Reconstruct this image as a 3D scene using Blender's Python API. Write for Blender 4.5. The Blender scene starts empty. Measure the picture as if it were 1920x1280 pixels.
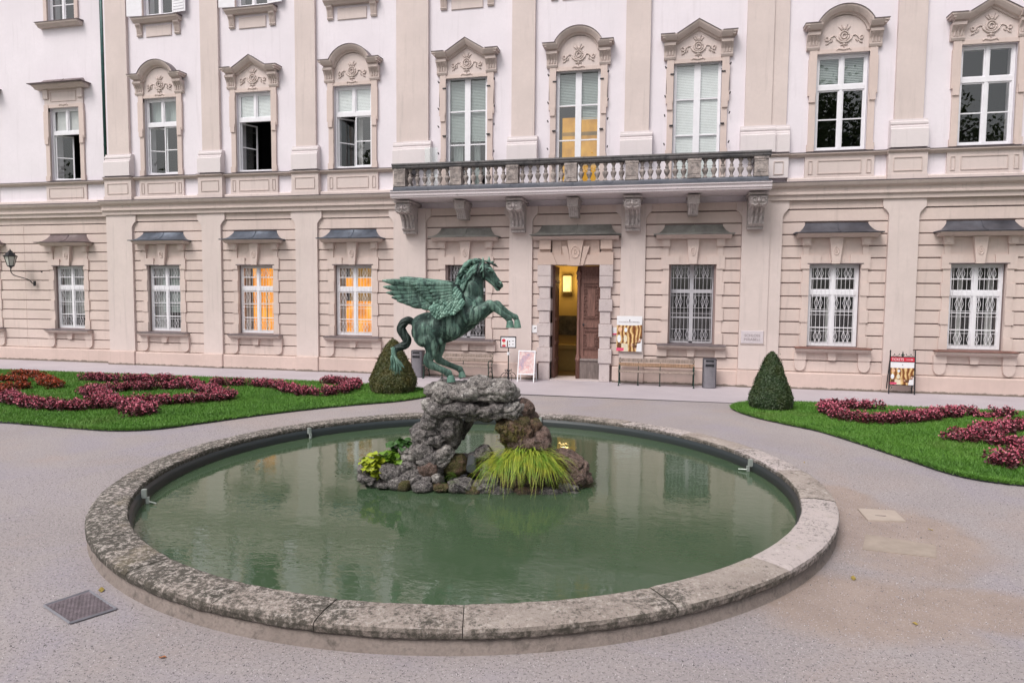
import bpy, math, random
import numpy as np
from mathutils import Vector, Matrix, noise as mnoise
random.seed(7); rng = np.random.default_rng(7)
SC = bpy.context.scene
COL = SC.collection
PI = math.pi

# ------------------------------------------------------------------ camera, world, sun, exposure
CAM_H, CAM_D, FPX = 2.8, 22.7107, 1261.7
R_ = Vector((0.9752298, 0.22101875, 0.00880573)); U_ = Vector((-0.02313491, 0.06232779, 0.99778756)); F_ = Vector((-0.21998092, 0.97327589, -0.06589717))
cd = bpy.data.cameras.new('camera'); cam = bpy.data.objects.new('camera', cd); COL.objects.link(cam)
cam.matrix_world = Matrix(((R_.x, U_.x, -F_.x, 0), (R_.y, U_.y, -F_.y, -CAM_D), (R_.z, U_.z, -F_.z, CAM_H), (0, 0, 0, 1)))
cd.sensor_width = 36; cd.lens = FPX / 1920 * 36; cd.clip_end = 1000; cd.clip_start = 0.05
SC.camera = cam
SUN_EL, SUN_AZ = math.radians(52), math.radians(205)      # azimuth clockwise from +y: behind the camera, a little to the left
w = bpy.data.worlds.new('World'); SC.world = w; w.use_nodes = True
nt = w.node_tree; nt.nodes.clear()
sky = nt.nodes.new('ShaderNodeTexSky'); sky.sky_type = 'NISHITA'; sky.sun_disc = False
sky.sun_elevation = SUN_EL; sky.sun_rotation = SUN_AZ; sky.air_density = 1.2; sky.dust_density = 4.0; sky.ozone_density = 1.0
hs = nt.nodes.new('ShaderNodeHueSaturation'); hs.inputs['Saturation'].default_value = 0.22
bg = nt.nodes.new('ShaderNodeBackground'); bg.inputs['Strength'].default_value = 0.135
wo = nt.nodes.new('ShaderNodeOutputWorld')
nt.links.new(sky.outputs[0], hs.inputs['Color']); nt.links.new(hs.outputs[0], bg.inputs[0]); nt.links.new(bg.outputs[0], wo.inputs[0])
sl = bpy.data.lights.new('sun', 'SUN'); sl.energy = 1.45; sl.angle = math.radians(24); sl.color = (1.0, 0.93, 0.88)
so = bpy.data.objects.new('sun', sl); COL.objects.link(so)
sd = Vector((math.sin(SUN_AZ) * math.cos(SUN_EL), math.cos(SUN_AZ) * math.cos(SUN_EL), math.sin(SUN_EL)))
so.rotation_euler = sd.to_track_quat('Z', 'Y').to_euler(); so.location = sd * 60
SC.view_settings.view_transform = 'Standard'; SC.view_settings.look = 'None'
SC.view_settings.exposure = 0.22; SC.view_settings.gamma = 1.0; SC.view_settings.use_curve_mapping = False
SC.render.engine = 'CYCLES'; SC.cycles.use_denoising = True; SC.cycles.max_bounces = 8

# ------------------------------------------------------------------ helpers
def ray(px, py): return F_ + R_ * ((px - 960) / FPX) - U_ * ((py - 640) / FPX)
CO = Vector((0, -CAM_D, CAM_H))
def ground_at(px, py, z=0.0):
    d = ray(px, py); t = (z - CAM_H) / d.z; p = CO + d * t; return p
PC = Vector((-2.76, -13.03, 0)); EU = Vector((0.9753, 0.2210, 0)).normalized(); EV = Vector((EU.y, -EU.x, 0))   # pool centre; statue axes: along the horse, towards the steps
def statue_at(px, py, v=0.0):
    d = ray(px, py); t = ((PC - CO).dot(EV) + v) / d.dot(EV); return CO + d * t

def link(name, mesh, parent=None, loc=(0, 0, 0), rot=None, scale=None):
    o = bpy.data.objects.new(name, mesh); COL.objects.link(o); o.location = loc
    if rot is not None: o.rotation_euler = rot
    if scale is not None: o.scale = scale
    if parent is not None: o.parent = parent
    return o
def tag(o, label=None, cat=None, group=None, kind=None):
    if label: o['label'] = label
    if cat: o['category'] = cat
    if group: o['group'] = group
    if kind: o['kind'] = kind
    return o
def thing(name, label, cat, loc=(0, 0, 0), rz=0, group=None):
    o = link(name, None, loc=loc, rot=(0, 0, rz)); return tag(o, label, cat, group)
def copy_tree(o, parent=None):
    c = o.copy(); COL.objects.link(c)
    if parent is not None: c.parent = parent
    for ch in list(o.children): copy_tree(ch, c)
    return c

class MB:
    def __init__(s): s.v = []; s.f = []
    def add(s, v, f):
        n = len(s.v); s.v += [tuple(p) for p in v]; s.f += [tuple(i + n for i in q) for q in f]; return s
    def box(s, x0, x1, y0, y1, z0, z1):
        return s.add([(x0, y0, z0), (x1, y0, z0), (x1, y1, z0), (x0, y1, z0), (x0, y0, z1), (x1, y0, z1), (x1, y1, z1), (x0, y1, z1)],
                     [(3, 2, 1, 0), (4, 5, 6, 7), (0, 1, 5, 4), (1, 2, 6, 5), (2, 3, 7, 6), (3, 0, 4, 7)])
    def cbox(s, x0, x1, y0, y1, z0, z1, c=0.012):
        """box whose front (low y) edges are chamfered"""
        return s.add([(x0, y1, z0), (x1, y1, z0), (x1, y1, z1), (x0, y1, z1), (x0, y0 + c, z0), (x1, y0 + c, z0), (x1, y0 + c, z1), (x0, y0 + c, z1),
                      (x0 + c, y0, z0 + c), (x1 - c, y0, z0 + c), (x1 - c, y0, z1 - c), (x0 + c, y0, z1 - c)],
                     [(8, 9, 10, 11), (4, 5, 9, 8), (5, 6, 10, 9), (6, 7, 11, 10), (7, 4, 8, 11), (0, 1, 5, 4), (1, 2, 6, 5), (2, 3, 7, 6), (3, 0, 4, 7), (3, 2, 1, 0)])
    def prism(s, poly, y0, y1):
        """polygon in x,z extruded along y (counter-clockwise seen from -y)"""
        n = len(poly)
        v = [(x, y0, z) for x, z in poly] + [(x, y1, z) for x, z in poly]
        f = [tuple(range(n)), tuple(range(2 * n - 1, n - 1, -1))] + [(i, i + n, (i + 1) % n + n, (i + 1) % n) for i in range(n)]
        return s.add(v, f)
    def xprism(s, poly, x0, x1):
        """polygon in y,z extruded along x"""
        n = len(poly)
        v = [(x0, y, z) for y, z in poly] + [(x1, y, z) for y, z in poly]
        f = [tuple(range(n - 1, -1, -1)), tuple(range(n, 2 * n))] + [(i, (i + 1) % n, (i + 1) % n + n, i + n) for i in range(n)]
        return s.add(v, f)
    def zprism(s, poly, z0, z1):
        n = len(poly)
        v = [(x, y, z0) for x, y in poly] + [(x, y, z1) for x, y in poly]
        f = [tuple(range(n - 1, -1, -1)), tuple(range(n, 2 * n))] + [(i, (i + 1) % n, (i + 1) % n + n, i + n) for i in range(n)]
        return s.add(v, f)
    def lathe(s, prof, c=(0, 0), n=12):
        k = len(prof); v = []
        for r, z in prof:
            for i in range(n): a = 2 * PI * i / n; v.append((c[0] + r * math.cos(a), c[1] + r * math.sin(a), z))
        f = [(j * n + i, j * n + (i + 1) % n, (j + 1) * n + (i + 1) % n, (j + 1) * n + i) for j in range(k - 1) for i in range(n)]
        f += [tuple(range(n - 1, -1, -1)), tuple(range((k - 1) * n, k * n))]
        return s.add(v, f)
    def tube(s, pts, rad, n=6, flat=None):
        pts = [Vector(p) for p in pts]; m = len(pts)
        rad = rad if isinstance(rad, (list, tuple)) else [rad] * m
        if flat is None and m > 3:
            ext = [max(p[k] for p in pts) - min(p[k] for p in pts) for k in range(3)]
            if ext[1] < .2 * max(ext): flat = Vector((0, 1, 0))
        v = []
        for i, p in enumerate(pts):
            t = (pts[min(i + 1, m - 1)] - pts[max(i - 1, 0)])
            t = t.normalized() if t.length > 1e-9 else Vector((0, 0, 1))
            ref = flat if flat is not None else (Vector((0, 0, 1)) if abs(t.z) < .9 else Vector((1, 0, 0)))
            a = t.cross(ref); a = a.normalized() if a.length > 1e-6 else Vector((1, 0, 0)); b = a.cross(t)
            r = rad[i]; ra, rb = (r if isinstance(r, tuple) else (r, r))
            for k in range(n): th = 2 * PI * k / n; v.append(p + a * (ra * math.cos(th)) + b * (rb * math.sin(th)))
        f = [(j * n + i, j * n + (i + 1) % n, (j + 1) * n + (i + 1) % n, (j + 1) * n + i) for j in range(m - 1) for i in range(n)]
        f += [tuple(range(n - 1, -1, -1)), tuple(range((m - 1) * n, m * n))]
        return s.add(v, f)
    def sweep(s, path, prof, y0):
        """profile (n offset, depth towards -y) swept along a path in x,z with mitred corners; n grows on the left of the path"""
        m = len(path); k = len(prof); v = []
        for i in range(m):
            p = Vector(path[i])
            d0 = (p - Vector(path[i - 1])).normalized() if i else None
            d1 = (Vector(path[i + 1]) - p).normalized() if i < m - 1 else None
            d0 = d0 or d1; d1 = d1 or d0
            n0 = Vector((-d0.y, d0.x)); n1 = Vector((-d1.y, d1.x)); nn = (n0 + n1); nn = nn / max(0.3, nn.dot(n0))
            for a, b in prof: v.append((p.x + nn.x * a, y0 - b, p.y + nn.y * a))
        f = [(j * k + i, (j + 1) * k + i, (j + 1) * k + (i + 1) % k, j * k + (i + 1) % k) for j in range(m - 1) for i in range(k)]
        f += [tuple(range(k)), tuple(range(m * k - 1, (m - 1) * k - 1, -1))]
        return s.add(v, f)
    def grid(s, rows):
        n = len(rows[0]); v = [p for r in rows for p in r]
        return s.add(v, [(j * n + i, j * n + i + 1, (j + 1) * n + i + 1, (j + 1) * n + i) for j in range(len(rows) - 1) for i in range(n - 1)])
    def mesh(s, name, mat, smooth=False):
        m = bpy.data.meshes.new(name); m.from_pydata(s.v, [], s.f)
        if mat is not None: m.materials.append(mat)
        if smooth: m.polygons.foreach_set('use_smooth', [True] * len(m.polygons))
        m.update(); return m
    def build(s, name, mat, parent=None, loc=(0, 0, 0), rot=None, smooth=False):
        return link(name, s.mesh(name, mat, smooth), parent, loc, rot)

def np_mesh(name, V, Fq, mat, smooth=False):
    """big mesh from numpy arrays: V (n,3), Fq (m,k)"""
    m = bpy.data.meshes.new(name); k = Fq.shape[1]
    m.vertices.add(len(V)); m.vertices.foreach_set('co', np.ascontiguousarray(V, dtype=np.float32).ravel())
    m.loops.add(Fq.size); m.loops.foreach_set('vertex_index', np.ascontiguousarray(Fq, dtype=np.int32).ravel())
    m.polygons.add(len(Fq)); m.polygons.foreach_set('loop_start', np.arange(0, Fq.size, k, dtype=np.int32)); m.polygons.foreach_set('loop_total', np.full(len(Fq), k, dtype=np.int32))
    m.materials.append(mat); m.update(calc_edges=True)
    if smooth: m.polygons.foreach_set('use_smooth', [True] * len(Fq))
    return m

def crom(P, sub):
    """Catmull-Rom through rows of an array"""
    P = np.array(P, float); n = len(P); out = []
    for i in range(n - 1):
        p0 = P[max(i - 1, 0)]; p1 = P[i]; p2 = P[i + 1]; p3 = P[min(i + 2, n - 1)]
        for k in range(sub):
            t = k / sub
            out.append(.5 * (2 * p1 + (p2 - p0) * t + (2 * p0 - 5 * p1 + 4 * p2 - p3) * t * t + (3 * p1 - p0 - 3 * p2 + p3) * t ** 3))
    out.append(P[-1]); return np.array(out)

# ------------------------------------------------------------------ materials
class NT:
    def __init__(s, name):
        s.m = bpy.data.materials.new(name); s.m.use_nodes = True; s.t = s.m.node_tree; s.t.nodes.clear()
        s.out = s.n('ShaderNodeOutputMaterial'); s.b = s.n('ShaderNodeBsdfPrincipled'); s.l(s.b.outputs[0], s.out.inputs[0])
        s.geo = None
    def n(s, t, **kw):
        x = s.t.nodes.new(t)
        for k, v in kw.items(): setattr(x, k, v)
        return x
    def l(s, a, b): s.t.links.new(a, b)
    def pos(s, scale=(1, 1, 1)):
        if s.geo is None: s.geo = s.n('ShaderNodeNewGeometry')
        if scale == (1, 1, 1): return s.geo.outputs['Position']
        mp = s.n('ShaderNodeMapping'); mp.inputs['Scale'].default_value = scale; s.l(s.geo.outputs['Position'], mp.inputs['Vector']); return mp.outputs[0]
    def noise(s, scale, detail=4, rough=.55, sc=(1, 1, 1), dist=0):
        x = s.n('ShaderNodeTexNoise'); x.inputs['Scale'].default_value = scale; x.inputs['Detail'].default_value = detail; x.inputs['Roughness'].default_value = rough; x.inputs['Distortion'].default_value = dist
        s.l(s.pos(sc), x.inputs['Vector']); return x.outputs['Fac']
    def ramp(s, fac, stops):
        r = s.n('ShaderNodeValToRGB'); e = r.color_ramp.elements
        while len(e) < len(stops): e.new(.5)
        for i, (p, c) in enumerate(stops):
            e[i].position = p; e[i].color = (*c, 1) if len(c) == 3 else c
        s.l(fac, r.inputs[0]); return r.outputs[0]
    def rng(s, fac, a, b, c=0., d=1.):
        r = s.n('ShaderNodeMapRange'); r.inputs[1].default_value = a; r.inputs[2].default_value = b; r.inputs[3].default_value = c; r.inputs[4].default_value = d; s.l(fac, r.inputs[0]); return r.outputs[0]
    def mix(s, fac, a, b, mode='MIX'):
        x = s.n('ShaderNodeMix', data_type='RGBA', blend_type=mode)
        for i, val in ((0, fac), (6, a), (7, b)):
            if isinstance(val, (int, float)): x.inputs[i].default_value = val
            elif isinstance(val, tuple): x.inputs[i].default_value = (*val, 1)
            else: s.l(val, x.inputs[i])
        return x.outputs[2]
    def math(s, op, a, b=0.):
        x = s.n('ShaderNodeMath', operation=op)
        for i, val in ((0, a), (1, b)):
            if isinstance(val, (int, float)): x.inputs[i].default_value = val
            else: s.l(val, x.inputs[i])
        return x.outputs[0]
    def bump(s, h, strength=.3, dist=.02):
        x = s.n('ShaderNodeBump'); x.inputs['Strength'].default_value = strength; x.inputs['Distance'].default_value = dist; s.l(h, x.inputs['Height']); s.l(x.outputs[0], s.b.inputs['Normal'])
    def set(s, col=None, rough=None, metal=None, **kw):
        for k, val in (('Base Color', col), ('Roughness', rough), ('Metallic', metal)):
            if val is None: continue
            if isinstance(val, (int, float)): s.b.inputs[k].default_value = val
            elif isinstance(val, tuple): s.b.inputs[k].default_value = (*val, 1)
            else: s.l(val, s.b.inputs[k])
        return s.m
def dk(c, k): return tuple(x * k for x in c)

def plaster(name, col, var=.12, streak=0.0, rough=.85, dirt=None, foot=False):
    t = NT(name)
    n1 = t.noise(.7, 5, .6); n2 = t.noise(9, 4, .6)
    c = t.mix(t.rng(n1, .3, .7), dk(col, 1 - var), dk(col, 1 + var * .6))
    c = t.mix(t.rng(n2, .35, .65, 0, .35), c, dk(col, 1 - var * 1.1))
    if streak:
        st = t.noise(2.2, 4, .65, (3.0, 3.0, .22)); c = t.mix(t.rng(st, .55, .75, 0, streak), c, dirt or dk(col, .55))
    if foot:
        sx = t.n('ShaderNodeSeparateXYZ'); t.l(t.pos(), sx.inputs[0]); nf = t.noise(3.5, 5, .7, (1, 1, .6)); c = t.mix(t.rng(t.math('SUBTRACT', sx.outputs[2], t.math('MULTIPLY', nf, .16)), -.03, .0, .85, 0), c, (.12, .10, .075))
    t.bump(t.noise(60, 3, .6), .12, .01)
    return t.set(c, rough)
def flat(name, col, rough=.6, metal=0., var=.1, scale=6, bump=0.):
    t = NT(name); n = t.noise(scale, 4, .6)
    c = t.mix(t.rng(n, .3, .7), dk(col, 1 - var), dk(col, 1 + var))
    if bump: t.bump(t.noise(scale * 6, 4, .6), bump, .01)
    return t.set(c, rough, metal)
def lit(name, stops, strength, scale=(3, 3, 2)):
    t = NT(name); n = t.noise(1.0, 3, .5, scale); c = t.ramp(n, stops)
    t.l(c, t.b.inputs['Emission Color']); t.b.inputs['Emission Strength'].default_value = strength
    return t.set((.05, .03, .01), .7)
M = {}
M['white_wall'] = plaster('white_wall', (.79, .735, .785), .06, .26, dirt=(.55, .50, .53))
M['pink'] = plaster('pink_plaster', (.67, .572, .545), .09, .30)
M['rose'] = plaster('rose_plaster', (.66, .542, .50), .10, .28)
M['base'] = plaster('base_plaster', (.63, .495, .45), .11, .30, dirt=(.40, .33, .28), foot=True)
M['joint'] = plaster('joint_plaster', (.30, .225, .215), .1)
M['pale'] = plaster('pale_stone', (.72, .655, .665), .06, .2)
M['mold'] = plaster('moulding_plaster', (.59, .495, .46), .09, .35, dirt=(.28, .25, .23))
M['white'] = flat('white_paint', (.80, .79, .83), .45, var=.04)
M['grey_paint'] = flat('grey_paint', (.55, .54, .58), .5, var=.06)
M['zinc'] = flat('zinc_sheet', (.12, .14, .18), .42, .35, .35, 3)
M['brown_sheet'] = flat('brown_sheet', (.17, .13, .135), .5, .2, .3, 3)
M['green_sheet'] = flat('green_sheet', (.25, .25, .235), .5, .1, .3, 3)
M['dark_sheet'] = flat('dark_sheet', (.10, .10, .12), .4, .3, .3, 3)
M['sill_sheet'] = flat('sill_sheet', (.16, .13, .14), .5, .1, .3, 3)
M['sill_red'] = flat('sill_copper', (.20, .09, .07), .5, .1, .3, 3)
M['iron'] = flat('black_iron', (.03, .03, .035), .5, .4, .3, 10)
M['bench_iron'] = flat('green_iron', (.02, .045, .035), .5, .3, .3, 10)
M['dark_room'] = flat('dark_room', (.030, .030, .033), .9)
M['blind_white'] = flat('blind_white', (.78, .79, .80), .6, var=.03)
M['curtain'] = flat('curtain', (.55, .54, .54), .9, var=.08)
M['blind'] = flat('blind', (.40, .45, .44), .6, var=.05)
M['pipe'] = flat('drainpipe_paint', (.018, .07, .066), .45, .2, .25, 4)
M['lit_orange'] = lit('lit_orange', [(.30, (.55, .15, .006)), (.52, (.95, .33, .012)), (.75, (1.0, .47, .045))], 1.15)
M['lit_amber'] = lit('lit_amber', [(.30, (.42, .18, .010)), (.55, (.66, .31, .02)), (.75, (.74, .40, .05))], .85)
M['lit_dim'] = lit('lit_dim', [(.3, (.16, .10, .03)), (.7, (.42, .22, .04))], .7)
def glass():
    m = bpy.data.materials.new('window_glass'); m.use_nodes = True; t = m.node_tree; t.nodes.clear()
    o = t.nodes.new('ShaderNodeOutputMaterial'); mx = t.nodes.new('ShaderNodeMixShader'); tr = t.nodes.new('ShaderNodeBsdfTransparent'); gl = t.nodes.new('ShaderNodeBsdfGlossy'); lw = t.nodes.new('ShaderNodeLayerWeight'); lw.inputs[0].default_value = .5; pw = t.nodes.new('ShaderNodeMath'); pw.operation = 'POWER'; pw.inputs[1].default_value = 5; fr = t.nodes.new('ShaderNodeMath'); fr.operation = 'MULTIPLY_ADD'; fr.inputs[1].default_value = .85; fr.inputs[2].default_value = .14; t.links.new(lw.outputs['Facing'], pw.inputs[0]); t.links.new(pw.outputs[0], fr.inputs[0])
    tr.inputs[0].default_value = (.93, .96, .95, 1); gl.inputs['Roughness'].default_value = .01
    ns = t.nodes.new('ShaderNodeTexNoise'); ns.inputs['Scale'].default_value = 1.3; bp_ = t.nodes.new('ShaderNodeBump'); bp_.inputs['Strength'].default_value = .04; ge = t.nodes.new('ShaderNodeNewGeometry')
    t.links.new(ge.outputs['Position'], ns.inputs['Vector']); t.links.new(ns.outputs['Fac'], bp_.inputs['Height']); t.links.new(bp_.outputs[0], gl.inputs['Normal'])
    t.links.new(fr.outputs[0], mx.inputs[0]); t.links.new(tr.outputs[0], mx.inputs[1]); t.links.new(gl.outputs[0], mx.inputs[2]); t.links.new(mx.outputs[0], o.inputs[0]); return m
M['glass'] = glass()
def stone_old(name, a, b, dark, amount=.5, bump=.5):
    t = NT(name); n1 = t.noise(1.6, 6, .65); n2 = t.noise(7, 6, .7); n3 = t.noise(30, 4, .6)
    c = t.mix(t.rng(n1, .3, .7), a, b); c = t.mix(t.rng(n2, .62 - amount * .2, .72, 0, .9), c, dark); c = t.mix(t.rng(n3, .45, .7, 0, .35), c, dk(dark, 1.2))
    t.bump(t.math('ADD', n2, n3), bump, .02); return t.set(c, .88)
M['balcony'] = stone_old('balcony_stone', (.36, .305, .285), (.52, .45, .42), (.055, .053, .06), .95)
M['balcony_dark'] = stone_old('balcony_plinth_stone', (.10, .11, .14), (.17, .17, .19), (.05, .055, .07), .5)
M['balcony_rail'] = stone_old('balcony_rail_stone', (.12, .12, .13), (.26, .24, .24), (.04, .045, .05), .5)
M['slab'] = stone_old('balcony_slab', (.68, .61, .63), (.74, .67, .70), (.36, .33, .34), .08, .2)
M['console'] = stone_old('console_stone', (.44, .39, .38), (.56, .50, .49), (.15, .14, .15), .4)
M['jamb'] = stone_old('jamb_stone', (.50, .435, .44), (.62, .54, .53), (.34, .28, .27), .25, .25)

# ------------------------------------------------------------------ the palace
palace = thing('palace_building', 'long pink and white baroque palace with pilasters, balcony and tall framed windows', 'building')
JZ = [.53, .90, 1.30, 1.70, 2.10, 2.50, 2.90, 3.31, 3.70, 4.08, 4.45, 4.81, 5.19, 5.58]
WX = {1: -18.92, 2: -14.94, 3: -10.99, 4: -6.76, 5: -2.94, 6: .85, 7: 5.09, 8: 9.01, 9: 12.97}
WREC = {0: -23.75, -1: -28.15, -2: -32.1}
YR = .40                                     # the left section stands back by this much
PIL = [(-21.42, -20.25), (-17.15, -16.34), (-13.23, -12.36), (-9.40, -8.19), (-5.20, -4.40), (-1.44, -.65), (2.32, 3.516), (6.53, 7.35), (10.55, 11.37)]
X_L, X_SPLIT, X_R = -36.0, -21.42, 16.0

def wall_sheet(x0, x1, z0, z1, holes, y, yb, mat, name='wall'):
    """front sheet with openings and their reveals"""
    mb = MB(); xs = sorted({x0, x1, *[h[0] for h in holes], *[h[1] for h in holes]}); zs = sorted({z0, z1, *[h[2] for h in holes], *[h[3] for h in holes]})
    for i in range(len(xs) - 1):
        for j in range(len(zs) - 1):
            cx, cz = (xs[i] + xs[i + 1]) / 2, (zs[j] + zs[j + 1]) / 2
            if any(h[0] < cx < h[1] and h[2] < cz < h[3] for h in holes): continue
            mb.add([(xs[i], y, zs[j]), (xs[i + 1], y, zs[j]), (xs[i + 1], y, zs[j + 1]), (xs[i], y, zs[j + 1])], [(0, 1, 2, 3)])
    for a, b, c, d in holes:
        mb.add([(a, y, c), (b, y, c), (b, y, d), (a, y, d), (a, yb, c), (b, yb, c), (b, yb, d), (a, yb, d)], [(0, 4, 5, 1), (1, 5, 6, 2), (2, 6, 7, 3), (3, 7, 4, 0)])
    return mb.build(name, mat, palace)
GW, GZ0, GZ1 = .735, 1.35, 3.90              # ground windows: half width, bottom, top
UZ0, UZ1 = 7.36, 10.24
SZ0, SZ1 = 13.30, 15.6
main_ids = [1, 2, 3, 6, 4, 7, 8, 9]
holes_g = [(WX[k] - GW, WX[k] + GW, GZ0, GZ1) for k in (1, 2, 3, 7, 8, 9)] + [(WX[k] - .68, WX[k] + .68, 1.33, 3.90) for k in (4, 6)] + [(-3.77, -2.09, -.02, 3.885)]
wall_sheet(X_SPLIT, X_R, -.1, 5.85, holes_g, -.11, .45, M['joint'])
wall_sheet(X_L, X_SPLIT, -.1, 5.85, [(WREC[k] - GW, WREC[k] + GW, GZ0, GZ1) for k in WREC], -.11 + YR, .45 + YR, M['joint'])
holes_u = [(WX[k] - GW, WX[k] + GW, UZ0, UZ1) for k in (1, 2, 3, 7, 8, 9)] + [(WX[k] - GW, WX[k] + GW, 6.42, 10.34) for k in (4, 5, 6)] + [(WX[k] - .66, WX[k] + .66, SZ0, SZ1) for k in WX]
wall_sheet(X_SPLIT, X_R, 5.85, 17.2, holes_u, -.12, .45, M['white_wall'])
wall_sheet(X_L, X_SPLIT, 5.85, 17.2, [(WREC[k] - GW, WREC[k] + GW, UZ0, UZ1) for k in WREC] + [(WREC[k] - .66, WREC[k] + .66, SZ0 + .2, SZ1) for k in WREC], -.12 + YR, .45 + YR, M['white_wall'])
MB().add([(X_SPLIT, -.13, -.1), (X_SPLIT, YR, -.1), (X_SPLIT, YR, 17.2), (X_SPLIT, -.13, 17.2)], [(0, 1, 2, 3)]).build('wall', M['rose'], palace)
# eaves, roof and the dark rooms behind
MB().xprism([(-.1, 17.2), (-.35, 17.25), (-.5, 17.5), (-1.0, 17.6), (-1.1, 17.9), (-.1, 17.95)], X_L, X_R).build('eaves_cornice', M['mold'], palace)
MB().xprism([(-1.15, 17.95), (6, 22), (12, 22), (18, 17.95)], X_L, X_R).build('roof', M['brown_sheet'], palace)
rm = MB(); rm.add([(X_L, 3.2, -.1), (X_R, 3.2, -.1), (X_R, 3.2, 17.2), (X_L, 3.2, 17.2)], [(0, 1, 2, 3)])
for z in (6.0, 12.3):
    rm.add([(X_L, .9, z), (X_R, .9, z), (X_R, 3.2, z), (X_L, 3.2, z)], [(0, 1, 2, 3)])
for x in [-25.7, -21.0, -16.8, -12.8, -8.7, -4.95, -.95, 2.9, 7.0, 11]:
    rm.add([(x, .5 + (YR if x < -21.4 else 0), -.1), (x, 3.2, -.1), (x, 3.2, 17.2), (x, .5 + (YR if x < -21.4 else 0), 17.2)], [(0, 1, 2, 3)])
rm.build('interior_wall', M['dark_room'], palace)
MB().box(X_L, X_L + .3, .4, 18, -.1, 17.9).build('end_wall', M['white_wall'], palace); MB().box(X_R - .3, X_R, .46, 18, -.1, 17.9).build('end_wall', M['white_wall'], palace)

# ---- ground floor: courses with recessed joints, plinth, pilasters
def course(x0, x1, z0, z1, yo=0., y=-.18, mat='rose'):
    if x1 - x0 < .05: return
    MB().cbox(x0, x1, y + yo + random.uniform(-.003, .003), -.105 + yo, z0 + .017, z1 - .017, .012).build('wall_course', M[mat], palace)
def bay(xl, xr, xc, yo, door=False):
    hw = .905
    for i in range(len(JZ) - 1):
        z0, z1 = JZ[i], JZ[i + 1]
        if z1 < 1.31 and not door: hold = .0
        else: hold = hw
        if z1 > 4.5: hold = 0 if z0 > 5.1 else (.90 if not door else 1.15)
        if door and z0 < 4.4: hold = 1.19
        if hold: course(xl, xc - hold, z0, z1, yo); course(xc + hold, xr, z0, z1, yo)
        else: course(xl, xr, z0, z1, yo)
bays = []
for i in range(len(PIL) - 1): bays.append((PIL[i][1], PIL[i + 1][0], WX[i + 1]))
for i, (a, b, c) in enumerate(bays): bay(a, b, c, 0., door=(i == 4))
bay(PIL[-1][1], X_R, WX[9] + .4, 0.)
for k in WREC:
    bay(WREC[k] - 2.2 if k > -2 else X_L, X_SPLIT - .01 if k == 0 else WREC[k] + (2.2 if k == -1 else 1.75), WREC[k], YR)
for a, b, c in bays:                                            # top band under the cornice
    MB().box(a + .02, b - .02, -.205, -.135, 5.60, 5.845).build('wall_course', M['rose'], palace)
MB().box(X_L, X_SPLIT - .01, -.2 + YR, -.13 + YR, 5.60, 5.845).build('wall_course', M['rose'], palace)
def ground_pilaster(a, b, step=None):
    fl = .18
    pts = [(a, .55), (b, .55), (b, 5.36), (b + .03, 5.44), (b + .10, 5.53), (b + fl - .02, 5.585), (b + fl, 5.62), (b + fl, 5.845), (a - fl, 5.845), (a - fl, 5.62), (a - fl + .02, 5.585), (a - .10, 5.53), (a - .03, 5.44), (a, 5.36)]
    if a < -21: pts = [(a, .55), (b, .55), (b, 5.36), (b + .03, 5.44), (b + .10, 5.53), (b + fl - .02, 5.585), (b + fl, 5.62), (b + fl, 5.845), (a, 5.845)]
    MB().prism(pts, -.27, -.13).build('pilaster', M['pink'], palace)
    if step: MB().box(step[0], step[1], -.31, -.268, .58, 5.845).build('pilaster', M['pink'], palace)
    MB().cbox(a - .03, b + .03, -.36, -.12, -.1, .55, .02).build('pilaster_base', M['base'], palace)
for a, b in PIL:
    st = None
    if abs(a + 9.40) < .01: st = (-8.99, -8.19)
    if abs(a - 2.32) < .01: st = (2.32, 3.15)
    ground_pilaster(a, b, st)
def plinth(x0, x1, yo=0.):
    MB().xprism([(-.30 + yo, -.1), (-.30 + yo, .49), (-.27 + yo, .525), (-.12 + yo, .535), (-.12 + yo, -.1)], x0, x1).build('plinth', M['base'], palace)
for i, (a, b, c) in enumerate(bays):
    if i == 4: plinth(a + .03, -4.22); plinth(-1.66, b - .03)
    else: plinth(a + .03, b - .03)
plinth(PIL[-1][1] + .03, X_R); plinth(X_L, X_SPLIT, YR)

# ---- main cornice band, window-parapet zone and the ledge
CORN = [(-.13, 5.85), (-.33, 5.85), (-.33, 5.98), (-.40, 6.01), (-.40, 6.06), (-.36, 6.08), (-.36, 6.20), (-.48, 6.26), (-.52, 6.33), (-.52, 6.36), (-.13, 6.40)]
def band(prof, x0, x1, name, mat, yo=0.): MB().xprism([(y + yo, z) for y, z in prof], x0, x1).build(name, mat, palace)
band(CORN, X_SPLIT - .10, -8.95, 'cornice', M['mold']); band(CORN, 2.98, X_R, 'cornice', M['mold']); band(CORN, X_L, X_SPLIT - .11, 'cornice', M['mold'], YR)
CT = [(-.12, 6.363), (-.54, 6.363), (-.54, 6.385), (-.12, 6.43)]
band(CT, X_SPLIT - .13, -8.95, 'cornice_flashing', M['sill_sheet']); band(CT, 2.98, X_R, 'cornice_flashing', M['sill_sheet']); band(CT, X_L, X_SPLIT - .14, 'cornice_flashing', M['sill_sheet'], YR)
PARB = [(-.11, 6.40), (-.26, 6.40), (-.26, 6.50), (-.23, 6.54), (-.11, 6.55)]
band(PARB, X_SPLIT, -9.4, 'parapet_base', M['pink']); band(PARB, 3.6, X_R, 'parapet_base', M['pink']); band(PARB, X_L, X_SPLIT - .01, 'parapet_base', M['pink'], YR)
LED = [(-.11, 7.17), (-.20, 7.17), (-.24, 7.22), (-.30, 7.235), (-.30, 7.27), (-.11, 7.31)]
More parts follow.
